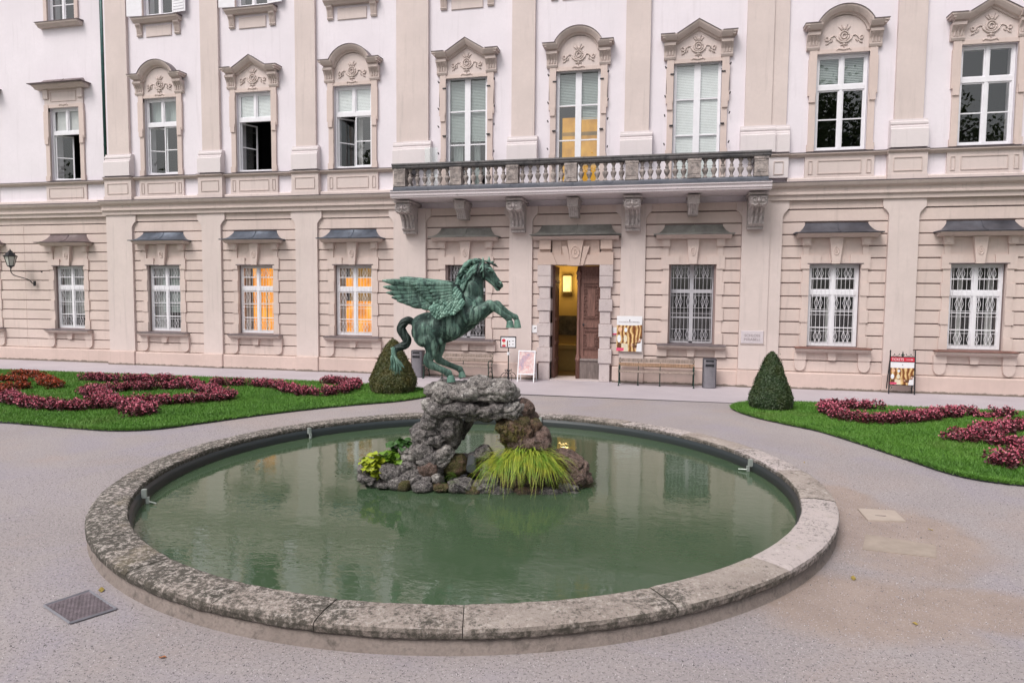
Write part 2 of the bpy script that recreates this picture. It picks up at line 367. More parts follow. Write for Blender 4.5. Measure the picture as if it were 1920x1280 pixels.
def ledge(x0, x1, yo=0., out=0.):
    MB().xprism([(y + yo - out if y < -.15 else y + yo, z) for y, z in LED], x0, x1).build('ledge', M['mold'], palace)
    MB().xprism([(-.115 + yo, 7.312), (-.315 + yo - out, 7.274), (-.315 + yo - out, 7.288), (-.115 + yo, 7.33)], x0, x1).build('ledge_flashing', M['sill_sheet'], palace)
ledge(X_L, X_SPLIT - .02, YR)
def panel_block(x0, x1, y, yo=0., z0=6.55, z1=7.168, side=False, mat='pink'):
    MB().box(x0, x1, y + yo, -.11 + yo, z0, z1).build('parapet_panel', M[mat], palace)
    iw = .36 if side else .14
    def fr(a, b, c, d, t=.022):
        m = MB(); yy = y + yo
        for bx in ((a, b, c, c + t), (a, b, d - t, d), (a, a + t, c + t, d - t), (b - t, b, c + t, d - t)): m.box(bx[0], bx[1], yy - .022, yy + .004, bx[2], bx[3])
        m.build('panel_moulding', M['mold'], palace)
    fr(x0 + iw, x1 - iw, z0 + .09, z1 - .12)
    if side: fr(x0 + .09, x0 + .22, z0 + .09, z1 - .12, .018); fr(x1 - .22, x1 - .09, z0 + .09, z1 - .12, .018)
for k in (1, 2, 3, 7, 8, 9): panel_block(WX[k] - .98, WX[k] + .98, -.20, side=True)
for k in WREC: panel_block(WREC[k] - .98, WREC[k] + .98, -.18, YR)
# ---- upper pilasters
UP = [(-21.24, -20.30), (-17.07, -16.32), (-13.18, -12.39), (-8.90, -8.12), (-5.17, -4.385), (-1.41, -.63), (2.30, 3.09), (6.557, 7.331), (10.58, 11.36)]
for i, (a, b) in enumerate(UP):
    ex = []
    if i == 3: ex = [(-9.31, -8.895)]
    if i == 6: ex = [(3.085, 3.535)]
    y = -.24
    MB().box(a, b, y, -.11, 8.17, 17.2).build('pilaster', M['pink'], palace)
    lo, hi = (ex[0][0] if ex and ex[0][0] < a else a), (ex[0][1] if ex and ex[0][1] > b else b)
    for e in ex: MB().box(e[0], e[1], -.19, -.11, 8.17, 17.2).build('pilaster', M['pink'], palace)
    m = MB(); o = .0
    m.xprism([(-.11, 7.33), (-.40, 7.33), (-.40, 7.86), (-.36, 7.89), (-.36, 7.94), (-.30, 7.98), (-.33, 8.02), (-.33, 8.08), (-.27, 8.11), (-.27, 8.17), (-.11, 8.17)], a - .12, b + .12)
    m.build('pilaster_pedestal', M['pale'], palace)
    for e in ex:
        s0, s1 = (e[0] - .1, a - .12) if e[0] < a else (b + .12, e[1] + .1)
        MB().xprism([(-.11, 7.33), (-.33, 7.33), (-.33, 7.86), (-.29, 7.89), (-.29, 7.94), (-.24, 7.98), (-.26, 8.02), (-.26, 8.08), (-.21, 8.11), (-.21, 8.17), (-.11, 8.17)], s0, s1).build('pilaster_pedestal', M['pale'], palace)
    if i in (0, 1, 2, 7, 8):
        panel_block(a - .14, b + .14, -.34); ledge(a - .16, b + .16, 0, .12)
        MB().box(a - .16, b + .16, -.37, -.25, 6.40, 6.549).build('parapet_base', M['pink'], palace)
    elif i == 3: panel_block(-9.40, -9.05, -.30); ledge(-9.42, -9.04, 0, .08)
    elif i == 6: panel_block(3.05, 3.62, -.30, mat='pale'); ledge(3.04, 3.64, 0, .08)
segs = [(-20.14, -17.23), (-16.16, -13.34), (-12.23, -9.42), (3.64, 6.40), (7.49, 10.42), (11.52, X_R)]
for a, b in segs: ledge(a, b)

# ---- windows
def frame_mesh(hw, z0, z1, tz, fw=.065, mull=.085, bars_up=1, bars_lo=1, lower=(True, True), y=0., top=True):
    m = MB(); d0, d1 = y - .03, y + .05
    m.box(-hw, -hw + fw, d0, d1, z0, z1); m.box(hw - fw, hw, d0, d1, z0, z1); m.box(-hw + fw, hw - fw, d0, d1, z0, z0 + fw); m.box(-hw + fw, hw - fw, d0, d1, z1 - fw, z1)
    if tz: m.box(-hw + fw, hw - fw, d0 - .012, d1, tz - .07, tz + .07)
    m.box(-mull / 2, mull / 2, d0 - .006, d1, z0 + fw, z1 - fw) if all(lower) else m.box(-mull / 2, mull / 2, d0 - .006, d1, (tz or z0) + .07, z1 - fw)
    def sash(xa, xb, za, zb, nb):
        s = .04
        m.box(xa, xa + s, d0 + .02, d1 - .01, za, zb); m.box(xb - s, xb, d0 + .02, d1 - .01, za, zb); m.box(xa + s, xb - s, d0 + .02, d1 - .01, za, za + s); m.box(xa + s, xb - s, d0 + .02, d1 - .01, zb - s, zb)
        for i in range(nb):
            zz = za + (zb - za) * (i + 1) / (nb + 1); m.box(xa + s, xb - s, d0 + .03, d1 - .02, zz - .018, zz + .018)
    for sx in (-1, 1):
        xa, xb = (-hw + fw, -mull / 2) if sx < 0 else (mull / 2, hw - fw)
        if tz: sash(xa, xb, tz + .07, z1 - fw, bars_up)
        if lower[0 if sx < 0 else 1]: sash(xa, xb, z0 + fw, (tz - .07) if tz else z1 - fw, bars_lo)
    return m
_pane = {}
def pane(parent, x0, x1, z0, z1, y=.015):
    k = (round(x0, 3), round(x1, 3), round(z0, 3), round(z1, 3), y)
    if k not in _pane: _pane[k] = MB().add([(x0, y, z0), (x1, y, z0), (x1, y, z1), (x0, y, z1)], [(0, 1, 2, 3)]).mesh('pane', M['glass'])
    return link('pane', _pane[k], parent)
def panes(parent, hw, z0, z1, tz, lower=(True, True)):
    for sx in (-1, 1):
        xa, xb = (-hw + .06, -.03) if sx < 0 else (.03, hw - .06)
        if tz: pane(parent, xa, xb, tz + .05, z1 - .05)
        if lower[0 if sx < 0 else 1]: pane(parent, xa, xb, z0 + .05, (tz - .05) if tz else z1 - .05)
def curtain(parent, x0, x1, z0, z1, y=.16, mat='curtain', amp=.03, fold=.11):
    n = max(8, int((x1 - x0) / .018)); rows = []
    for z in (z0, z1): rows.append([(x0 + (x1 - x0) * i / n, y + amp * math.sin(2 * PI * (x0 + (x1 - x0) * i / n) / fold), z) for i in range(n + 1)])
    return MB().grid(rows).build('curtain', M[mat], parent, smooth=True)
_blind = {}
def blind(parent, x0, x1, z0, z1, y=.12, mat='blind', step=.05, closed=False):
    y = min(y, .085)
    if closed: y, mat = .045, 'blind_white'
    m = MB(); z = z1
    while z > z0:
        q = .006 if closed else .016; m.add([(x0, y - q, z - step * .95), (x1, y - q, z - step * .95), (x1, y + q * .75, z), (x0, y + q * .75, z)], [(0, 1, 2, 3)]); z -= step
    return m.build('blind', M[mat], parent)
def grille_mesh(hw, z0, z1, tz, mat, y=-.055, r=.0068):
    m = MB()
    def bar(a, b): m.tube([a, b], r, 4)
    for sx in (-1, 1):
        xa, xb = sx * .05, sx * (hw - .07)
        n = 5; xs = [xa + (xb - xa) * (i + .5) / n for i in range(n)]
        for x in xs: bar((x, y, z0), (x, y, z1))
        bands = [(z1 - .40, z1 - .05), (tz - .52, tz - .12), (z0 + .08, z0 + .42)]
        for za, zb in bands:
            bar((xa, y, za), (xb, y, za)); bar((xa, y, zb), (xb, y, zb))
            for i in (0, 2, 3) if n == 5 else (0,):
                if i + 1 >= n: continue
                xm, hx, zm = xs[i] if i else xs[0], abs(xb - xa) / n * .46, (za + zb) / 2
                for q in ((-1, 1), (1, 1), (1, -1), (-1, -1)):
                    bar((xm + q[0] * hx, y - .008, zm), (xm, y - .008, zm + q[1] * (zb - za) / 2))
        bar((xa, y, (z0 + tz) / 2 + .12), (xb, y, (z0 + tz) / 2 + .12))
    return m.mesh('grille', mat)
TZ_G = 3.02
FR_G = frame_mesh(.725, GZ0 + .01, GZ1 - .01, TZ_G, bars_up=1, bars_lo=2).mesh('window', M['white'])
GR_G = grille_mesh(.72, GZ0 + .06, GZ1 - .06, TZ_G, M['white'])
# window trim shared by the ground floor
def hood_mesh(hw=1.24, z0=4.85, z1=5.16):
    m = MB(); rows = []
    for k in range(7):
        t = k / 6; q = t ** 2.1
        y = -.62 + .46 * t ** .75; half = hw - .36 * t ** .62; z = z0 + (z1 - z0) * (.15 * t + .85 * q ** .9)
        rows.append([(-half, -.12, z), (-half, y, z), (0, y, z), (half, y, z), (half, -.12, z)])
    m.grid(rows); m.add([(-hw, -.62, z0 - .03), (hw, -.62, z0 - .03), (hw, -.12, z0 - .03), (-hw, -.12, z0 - .03), (-hw, -.62, z0), (hw, -.62, z0), (hw, -.12, z0), (-hw, -.12, z0)], [(3, 2, 1, 0), (0, 1, 5, 4), (1, 2, 6, 5), (3, 0, 4, 7)])
    t = rows[-1]; m.add([t[0], t[1], t[3], t[4]], [(0, 1, 2, 3)])
    for k in (2, 4):                                       # standing seams
        pass
    m.tube([(0.03, r[2][1] - .006, r[2][2] + .006) for r in rows], .012, 5)
    return m
def hood_mold(hw=1.16):
    m = MB(); pr = [(-.12, 4.71), (-.36, 4.71), (-.42, 4.75), (-.50, 4.77), (-.56, 4.815), (-.56, 4.82), (-.12, 4.82)]
    return m.xprism(pr, -hw, hw)
def key_mesh():
    m = MB(); m.prism([(-.115, 3.905), (.115, 3.905), (.19, 4.70), (-.19, 4.70)], -.31, -.13)
    ring = [(math.cos(2 * PI * i / 16) * .075, -.318, 4.30 + math.sin(2 * PI * i / 16) * .12) for i in range(17)]; m.tube(ring, .016, 5)
    ring = [(math.cos(2 * PI * i / 12) * .03, -.318, 4.30 + math.sin(2 * PI * i / 12) * .05) for i in range(13)]; m.tube(ring, .012, 5)
    return m
def surround_mesh():
    m = MB()
    for s in (-1, 1):
        def bx(a, b, y, z0, z1): m.box(min(s * a, s * b), max(s * a, s * b), y, -.10, z0, z1)
        bx(.735, .93, -.205, 1.335, 3.895)
        for z0, z1 in ((1.34, 1.70), (2.10, 2.50), (2.93, 3.33)): bx(.74, .975, -.232, z0, z1)
        bx(.74, .99, -.24, 3.75, 3.895); bx(.42, .99, -.24, 3.897, 4.17); bx(.76, .93, -.215, 4.172, 4.47)
        bx(.72, .97, -.30, 4.472, 4.705); bx(.76, .93, -.318, 4.51, 4.66)
    m.box(-.42, .42, -.205, -.10, 3.897, 4.06); m.box(-.42, .42, -.185, -.10, 4.06, 4.172)
    m.box(-.76, .76, -.165, -.10, 4.17, 4.70)
    return m
def sill_mesh(hw=1.06):
    m = MB(); m.xprism([(-.12, 1.17), (-.34, 1.17), (-.38, 1.21), (-.44, 1.24), (-.44, 1.285), (-.12, 1.285)], -hw, hw)
    return m
def apron_mesh(s, round_=True):
    m = MB()
    if s:
        cx = s * .92; hw = .165
        if round_:
            pts = [(cx - hw, 1.168), (cx - hw, .78)] + [(cx - hw * math.cos(a), .78 - .2 * math.sin(a)) for a in [PI * i / 10 for i in range(1, 10)]] + [(cx + hw, .78), (cx + hw, 1.168)]
            m.prism(pts, -.255, -.13); m.box(cx - hw - .012, cx + hw + .012, -.28, -.13, .93, 1.168)
        else: m.box(cx - hw, cx + hw, -.27, -.13, .92, 1.168)
    else: m.prism([(-.10, .92), (.10, .92), (.135, 1.168), (-.135, 1.168)], -.27, -.13)
    return m
HOOD = {k: hood_mesh().mesh('window_hood', M[k], True) for k in ('zinc', 'brown_sheet', 'green_sheet', 'dark_sheet')}
HMOLD = hood_mold().mesh('hood_moulding', M['mold']); KEY = key_mesh().mesh('keystone', M['rose']); SUR = surround_mesh().mesh('window_surround', M['rose'])
SILL = sill_mesh().mesh('window_sill', M['mold']); APR = [apron_mesh(q).mesh('sill_bracket', M['rose']) for q in (-1, 0, 1)]; APR2 = [apron_mesh(q, False).mesh('sill_bracket', M['rose']) for q in (-1, 0, 1)]
SFL = {k: MB().xprism([(-.10, 1.288), (-.47, 1.288), (-.47, 1.305), (0, 1.345), (0, 1.288)], -1.08, 1.08).mesh('sill_flashing', M[k]) for k in ('sill_sheet', 'sill_red')}
HEAD = MB().box(-.80, .80, -.25, .0, 3.897, 3.925).mesh('head_flashing', M['sill_sheet'])
def dress_ground(xc, yo, sheet, sillm='sill_sheet', apr=APR, head=True):
    L = (xc, yo, 0)
    hd = link('window_hood', HOOD[sheet], palace, L); link('hood_moulding', HMOLD, hd); link('window_surround', SUR, palace, L); link('keystone', KEY, palace, L)
    s = link('window_sill', SILL, palace, L); link('sill_flashing', SFL[sillm], s); [link('sill_bracket', q, s) for q in apr]
    if head: link('head_flashing', HEAD, palace, L)
def ground_window(xc, yo=0.):
    wn = link('window', FR_G, palace, (xc, yo, 0)); panes(wn, .725, GZ0, GZ1, TZ_G); link('grille', GR_G, wn); return wn
for k in WREC:
    wn = ground_window(WREC[k], YR); curtain(wn, -.66, .66, GZ0 + .55, GZ1 - .06, .2); dress_ground(WREC[k], YR, 'brown_sheet')
wn = ground_window(WX[1]); curtain(wn, -.66, -.3, GZ0 + .05, GZ1 - .06, .2); blind(wn, -.28, .66, GZ0 + .75, GZ1 - .06, .2); dress_ground(WX[1], 0, 'zinc')
for k in (2, 3):
    wn = ground_window(WX[k]); dress_ground(WX[k], 0, 'zinc')
    m = MB()
    if k == 2: m.add([(-.60, .55, 1.3), (.82, .55, 1.3), (.82, .55, 3.95), (-.60, .55, 3.95)], [(0, 1, 2, 3)])
    else:
        m.add([(-.70, .55, 1.3), (.82, .55, 1.3), (.82, .55, 2.60), (-.70, .55, 2.60)], [(0, 1, 2, 3)]); m.add([(-.70, .55, 2.95), (.82, .55, 2.95), (.82, .55, 3.45), (-.70, .55, 3.45)], [(0, 1, 2, 3)])
    m.build('lit_room', M['lit_orange'], wn)
    if k == 3: MB().add([(-.5, .57, 2.5), (.8, .57, 2.5), (.8, .57, 3.9), (-.5, .57, 3.9)], [(0, 1, 2, 3)]).build('room_shelf', M['lit_dim'], wn)
    curtain(wn, -.70, -.52, GZ0 + .03, GZ1 - .03, .25)
    if k == 2: MB().box(.0, .03, .50, .54, 1.4, 2.9).build('room_post', M['lit_dim'], wn)
for k in (7, 8, 9):
    wn = ground_window(WX[k]); dress_ground(WX[k], 0, 'dark_sheet', 'sill_red')
    if k == 7: curtain(wn, -.12, .0, GZ0 + .05, TZ_G - .1, .3)
    else: curtain(wn, -.34, -.22, GZ0 + .05, GZ1 - .06, .3); curtain(wn, .42, .62, GZ0 + .05, GZ1 - .06, .3)
# the two dark barred windows beside the door
GR_D = grille_mesh(.72, 1.38, 3.86, 3.02, M['grey_paint'], y=-.02)
fm = MB(); fm.box(-.06, .06, .20, .28, 1.35, 3.9); fm.box(-.68, .68, .19, .27, 2.98, 3.10); fm.box(-.68, -.64, .2, .28, 1.35, 3.9); fm.box(.64, .68, .2, .28, 1.35, 3.9); fm.box(-.64, .64, .2, .28, 1.34, 1.40); fm.box(-.64, .64, .21, .27, 2.16, 2.20)
FR_D = fm.mesh('window', M['grey_paint'])
for k in (4, 6):
    wn = link('window', FR_D, palace, (WX[k], 0, 0)); link('grille', GR_D, wn)
    pane(wn, -.64, -.06, 1.40, 2.98, .24); pane(wn, .06, .64, 1.40, 2.98, .24); pane(wn, -.64, -.06, 3.1, 3.9, .24); pane(wn, .06, .64, 3.1, 3.9, .24)
    dress_ground(WX[k], 0, 'green_sheet', apr=APR2, head=False)

# upper windows
PROF_C = [(0, 0), (0, .10), (.05, .12), (.06, .20), (.12, .26), (.17, .30), (.215, .31), (.215, 0)]
def arc(cx, cz, r, a0, a1, n): return [(cx + r * math.cos(a0 + (a1 - a0) * i / n), cz + r * math.sin(a0 + (a1 - a0) * i / n)) for i in range(n + 1)]
def pediment(kind):
    zb = 10.84
    m = MB(); p = [(x, d * 1.0) for x, d in PROF_C]
    if kind == 'arch':
        r = .63; rise = .50; R0 = (r * r + rise * rise) / (2 * rise); cz = zb + .02 + rise - R0; a = math.asin(min(1, r / R0)) if rise < r else PI / 2
        path = arc(0, cz, R0, PI / 2 + a, PI / 2 - a, 18)
        path = [(-.70, zb + .0)] + path + [(.70, zb)]
    else: path = [(-.70, zb), (-.60, zb + .02), (0, zb + .385), (.60, zb + .02), (.70, zb)]
    m.sweep(path, p, -.12)
    q = [(x, d + .10) for x, d in PROF_C]
    # returns over the consoles, stepping forward
    for s in (-1, 1):
        for i in range(len(PROF_C) - 1):
            pass
        m.sweep([(min(s * .66, s * 1.02), zb), (max(s * .66, s * 1.02), zb)], q, -.12)
        m.box(min(s * 1.02, s * 1.09), max(s * 1.02, s * 1.09), -.50, -.12, zb + .10, zb + .16); m.box(min(s * 1.02, s * 1.15), max(s * 1.02, s * 1.15), -.53, -.12, zb + .16, zb + .215)
    return m
def pediment_top(kind):
    zb = 10.84; pr = [(.217, 0), (.217, .33), (.232, .33), (.25, 0)]; m = MB()
    if kind == 'arch':
        r = .63; rise = .50; R0 = (r * r + rise * rise) / (2 * rise); cz = zb + .02 + rise - R0; a = math.asin(r / R0); path = [(-.70, zb)] + arc(0, cz, R0, PI / 2 + a, PI / 2 - a, 18) + [(.70, zb)]
    else: path = [(-.70, zb), (-.60, zb + .02), (0, zb + .385), (.60, zb + .02), (.70, zb)]
    m.sweep(path, pr, -.12)
    for s in (-1, 1): m.sweep([(min(s * .72, s * 1.16), zb), (max(s * .72, s * 1.16), zb)], [(.217, 0), (.217, .43), (.232, .43), (.25, 0)], -.12)
    return m
def tympanum(kind):
    if kind == 'arch': pts = [(-.74, 10.24), (.74, 10.24), (.74, 10.86)] + [(.62 * math.cos(a), 10.86 + .48 * math.sin(a)) for a in [PI * i / 14 for i in range(15)]] + [(-.74, 10.86)]
    else: pts = [(-.74, 10.24), (.74, 10.24), (.74, 10.86), (0, 11.24), (-.74, 10.86)]
    return MB().prism(pts, -.175, -.11)
def ornament():
    m = MB(); y = -.19; zc = 10.73
    m.tube([(.13 * math.cos(2 * PI * i / 18), y, zc + .14 * math.sin(2 * PI * i / 18)) for i in range(19)], .026, 6)
    m.tube([(.065 * math.cos(2 * PI * i / 12), y - .008, zc + .075 * math.sin(2 * PI * i / 12)) for i in range(13)], .022, 6)
    m.tube([(-.24, y, zc + .02), (-.20, y, zc - .09), (-.10, y, zc - .17), (0, y, zc - .19), (.10, y, zc - .17), (.20, y, zc - .09), (.24, y, zc + .02)], [.012, .024, .03, .034, .03, .024, .012], 6)
    for s in (-1, 1):
        m.tube([(s * .22, y, zc), (s * .30, y, zc + .02), (s * .38, y, zc - .03), (s * .42, y, zc - .11), (s * .50, y, zc - .12), (s * .53, y, zc - .04), (s * .48, y, zc + .0), (s * .45, y, zc - .05)], [.014, .02, .022, .024, .024, .022, .018, .012], 6)
        m.tube([(s * .40, y, zc - .13), (s * .45, y, zc - .20), (s * .52, y, zc - .23)], [.022, .02, .01], 6); m.tube([(s * .34, y, zc - .05), (s * .33, y, zc - .13), (s * .38, y, zc - .18)], [.018, .018, .01], 6)
        m.tube([(s * .05, y, zc + .14), (s * .10, y, zc + .22), (s * .17, y, zc + .28)], [.018, .024, .008], 6); m.tube([(s * .03, y, zc + .16), (s * .04, y, zc + .25), (s * .09, y, zc + .33)], [.016, .022, .01], 6)
    m.tube([(0, y, zc + .15), (0, y, zc + .26)], [.03, .014], 6); m.tube([(-.10, y, zc - .27), (0, y, zc - .24), (.10, y, zc - .27)], [.014, .026, .014], 6); m.tube([(0, y, zc - .2), (0, y, zc - .33)], [.024, .012], 6)
    return m
def upper_surround():
    m = MB()
    for s in (-1, 1):
        def bx(a, b, y, z0, z1): m.box(min(s * a, s * b), max(s * a, s * b), y, -.11, z0, z1)
        bx(.735, .92, -.19, UZ0 - .03, 10.24); bx(.74, .97, -.215, 9.0, 10.10); bx(.76, .93, -.235, 8.80, 9.10); bx(.75, .95, -.21, UZ0 - .03, UZ0 + .18)
        bx(.735, .95, -.205, 10.10, 10.36)
    m.box(-.735, .735, -.19, -.11, 10.242, 10.36)
    m.tube([(-.2, -.195, 10.32), (-.15, -.2, 10.36), (0, -.205, 10.33), (.15, -.2, 10.36), (.2, -.195, 10.32)], .02, 5)
    return m
def ped_console(s):
    m = MB()
    if s:
        cx = s * .87; hw = .18
        m.xprism([(-.11, 10.36), (-.22, 10.36), (-.25, 10.42), (-.25, 10.46), (-.22, 10.47), (-.24, 10.6), (-.33, 10.74), (-.37, 10.76), (-.37, 10.838), (-.11, 10.838)], cx - hw, cx + hw)
        for q in (-.09, 0, .09): m.tube([(cx + q, -.235, 10.48), (cx + q, -.25, 10.6), (cx + q, -.34, 10.74)], .026, 6)
    return m
PED = {k: (pediment(k).mesh('window_pediment', M['mold']), pediment_top(k).mesh('pediment_flashing', M['sill_sheet']), tympanum(k).mesh('tympanum', M['pink'])) for k in ('arch', 'tri')}
ORN = ornament().mesh('ornament', M['mold'], True); USUR = upper_surround().mesh('window_surround', M['rose']); PCON = [ped_console(q).mesh('pediment_console', M['mold']) for q in (-1, 1)]
USUR2 = None
def dress_upper(xc, kind, french=False):
    L = (xc, 0, 0); p = link('window_pediment', PED[kind][0], palace, L); link('pediment_flashing', PED[kind][1], p); link('tympanum', PED[kind][2], p); link('ornament', ORN, p); [link('pediment_console', q, p) for q in PCON]; link('window_surround', USUR, palace, L)
    if french:
        m = MB()
        for s in (-1, 1): MB().box(min(s * .735, s * .92), max(s * .735, s * .92), -.19, -.11, 6.42, UZ0 - .03).build('window_surround', M['rose'], palace, L)
        m = MB()                                            # shutter pintles and hooks on the jambs
        for s in (-1, 1):
            for z in (10.1, 9.2, 8.6, 7.7): m.tube([(s * .98, -.20, z), (s * 1.0, -.26, z + .05)], .02, 5)
            for z in (9.9, 8.3): m.box(min(s * .72, s * .84), max(s * .72, s * .84), -.24, -.19, z - .012, z + .025)
            m.tube([(s * .96, -.20, 10.15), (s * .96, -.22, 9.3)], .008, 4)
        m.build('shutter_hook', M['iron'], palace, L)
TZ_U = 9.26
FR_U = frame_mesh(.725, UZ0 + .01, UZ1 - .01, TZ_U, bars_up=0, bars_lo=1).mesh('window', M['white'])
FR_UO = {k: frame_mesh(.725, UZ0 + .01, UZ1 - .01, TZ_U, bars_up=0, bars_lo=1, lower=k).mesh('window', M['white']) for k in ((False, True), (False, False))}
sm = MB(); _w, _h = .66, TZ_U - .07 - UZ0 - .07
for bx in ((0, .05, 0, _h), (_w - .05, _w, 0, _h), (.05, _w - .05, 0, .05), (.05, _w - .05, _h - .05, _h), (.05, _w - .05, _h / 2 - .018, _h / 2 + .018)): sm.box(bx[0], bx[1], -.02, .02, bx[2], bx[3])
SASH = sm.mesh('open_sash', M['white']); SGL = MB().add([(.04, .002, .04), (_w - .04, .002, .04), (_w - .04, .002, _h - .04), (.04, .002, _h - .04)], [(0, 1, 2, 3)])
def open_sash(wn, side, ang):
    a = math.radians(ang)
    o = link('open_sash', SASH, wn, (side * .66, .03, UZ0 + .07), (0, 0, a if side < 0 else PI - a))
    return o
def sash_glass(wn, side, ang):
    a = math.radians(ang); m = SGL.mesh('pane', M['glass']); link('pane', m, wn, (side * .66, .03, UZ0 + .07), (0, 0, a if side < 0 else PI - a))
KIND = {1: 'arch', 2: 'tri', 3: 'arch', 4: 'tri', 5: 'arch', 6: 'tri', 7: 'arch', 8: 'tri', 9: 'arch'}
UFL = MB().xprism([(-.10, UZ0 - .03), (-.20, UZ0 - .03), (-.20, UZ0 - .01), (.0, UZ0 + .01)], -.80, .80).mesh('sill_flashing', M['sill_sheet'])
def upper_window(xc, yo, lower=(True, True), opens=()):
    fr = FR_U if all(lower) else FR_UO[lower]
    wn = link('window', fr, palace, (xc, yo, 0)); panes(wn, .725, UZ0, UZ1, TZ_U, lower); link('sill_flashing', UFL, wn)
    for s, a in opens: open_sash(wn, s, a); sash_glass(wn, s, a)
    return wn
for k in WREC:
    wn = upper_window(WREC[k], YR, (False, False) if k == 0 else (True, True), ((-1, 28), (1, 95)) if k == 0 else ())
    blind(wn, -.62, .62, TZ_U + .08, UZ1 - .06, .14, 'curtain', .9)
    L = (WREC[k], YR, 0); link('window_surround', USUR, palace, L)
    hm = MB(); hm.box(-.93, .93, -.18, -.11, 10.36, 10.96)
    for s in (-1, 1): hm.box(s * .83 - .12, s * .83 + .12, -.24, -.11, 10.60, 10.955)
    hm.build('window_frieze', M['pink'], palace, L)
    m = MB()
    for bx in ((-.62, .62, 10.48, 10.50), (-.62, .62, 10.85, 10.87), (-.62, -.60, 10.50, 10.85), (.60, .62, 10.50, 10.85)): m.box(bx[0], bx[1], -.20, -.175, bx[2], bx[3])
    m.build('panel_moulding', M['mold'], palace, L)
    MB().xprism([(-.11, 10.96), (-.34, 10.96), (-.40, 11.02), (-.50, 11.06), (-.52, 11.12), (-.11, 11.12)], -1.22, 1.22).build('hood_moulding', M['mold'], palace, L)
    hh = hood_mesh(1.30, 11.13, 11.36).build('window_hood', M['brown_sheet'], palace, L, smooth=True)
opens = {1: ((False, True), ((-1, 22),)), 2: ((False, False), ((-1, 62), (1, 100))), 3: ((False, True), ((-1, 45),)), 7: ((True, True), ()), 8: ((True, True), ()), 9: ((True, True), ())}
for k in (1, 2, 3, 7, 8, 9):
    wn = upper_window(WX[k], 0., *opens[k]); dress_upper(WX[k], KIND[k])
    if k == 1: curtain(wn, -.64, .64, TZ_U + .08, UZ1 - .06, .2, 'blind', .004)
    if k in (2, 3, 7): blind(wn, -.64, .64, TZ_U + .08, UZ1 - .06, .16, closed=k < 4)
    if k == 3: curtain(wn, -.2, .0, UZ0, TZ_U, .7)
TZ_F = None
FR_F = None
def french():
    m = MB(); hw, z0, z1 = .725, 6.43, 10.33
    for bx in ((-hw, -hw + .09, z0, z1), (hw - .09, hw, z0, z1), (-hw + .09, hw - .09, z1 - .10, z1), (-hw + .09, hw - .09, z0, z0 + .10), (-.10, .10, z0 + .1, z1 - .1)): m.box(bx[0], bx[1], -.03, .05, bx[2], bx[3])
    for z in (9.15, 8.02): m.box(-hw + .09, -.1, -.02, .03, z - .022, z + .022); m.box(.1, hw - .09, -.02, .03, z - .022, z + .022)
    for s in (-1, 1):
        for z in (10.05, 8.3, 7.2): m.box(min(s * .70, s * .80), max(s * .70, s * .80), -.06, -.03, z, z + .07)
    return m.mesh('window', M['white'])
FR_F = french()
for k in (4, 5, 6):
    wn = link('window', FR_F, palace, (WX[k], 0, 0)); pane(wn, -.64, -.09, 6.5, 10.25); pane(wn, .09, .64, 6.5, 10.25); dress_upper(WX[k], KIND[k], True)
    if k == 4: blind(wn, -.66, .66, 8.18, 10.25, .14); curtain(wn, -.62, -.25, 6.45, 8.3, .3, 'blind'); curtain(wn, .14, .36, 6.45, 8.3, .3, 'blind')
    if k == 5:
        blind(wn, -.66, -.02, 9.15, 10.25, .14); blind(wn, .06, .66, 8.70, 10.25, .14)
        MB().add([(-.62, .60, 6.4), (.62, .60, 6.4), (.62, .60, 8.92), (-.62, .60, 8.92)], [(0, 1, 2, 3)]).build('lit_room', M['lit_amber'], wn)
        MB().box(-.62, .62, .55, .58, 8.30, 8.42).build('room_shelf', M['lit_dim'], wn); MB().box(-.62, .62, .55, .58, 7.3, 7.36).build('room_shelf', M['lit_dim'], wn)
    if k == 6: blind(wn, -.66, .66, 6.45, 10.25, .14, closed=True)
# second floor: only the feet of these windows show at the top of the frame
SFR = frame_mesh(.65, SZ0 + .01, SZ1 - .01, 14.9, bars_up=0, bars_lo=1).mesh('window', M['white'])
ss = MB().xprism([(-.11, 13.02), (-.28, 13.02), (-.34, 13.08), (-.40, 13.11), (-.42, 13.17), (-.11, 13.17)], -1.0, 1.0).mesh('window_sill', M['mold'])
sf = MB().xprism([(-.10, 13.173), (-.44, 13.173), (-.44, 13.19), (-.10, 13.24)], -1.03, 1.03).mesh('sill_flashing', M['sill_sheet'])
SBR = []
for s in (-1, 1):
    sb = MB()
    sb.xprism([(-.11, 12.55), (-.17, 12.55), (-.20, 12.60), (-.18, 12.63), (-.22, 12.85), (-.28, 12.96), (-.28, 13.018), (-.11, 13.018)], s * .83 - .11, s * .83 + .11)
    for q in (-.06, 0, .06): sb.tube([(s * .83 + q, -.185, 12.65), (s * .83 + q, -.225, 12.85), (s * .83 + q, -.28, 12.95)], .018, 5)
    SBR.append(sb.mesh('sill_bracket', M['mold']))
SPN = MB().cbox(-.56, .56, -.16, -.11, 12.52, 12.93, .02).mesh('parapet_panel', M['pink'])
SSU = MB().box(-.82, -.66, -.19, -.11, 13.24, 15.8).box(.66, .82, -.19, -.11, 13.24, 15.8).box(-.82, .82, -.19, -.11, 15.8, 16.0).mesh('window_surround', M['rose'])
shm = MB().box(0, .62, -.03, .0, 13.30, 15.6)
for i in range(20): shm.box(.06, .56, -.045, -.03, 13.4 + i * .105, 13.46 + i * .105)
SHUT = shm.mesh('shutter', M['white'])
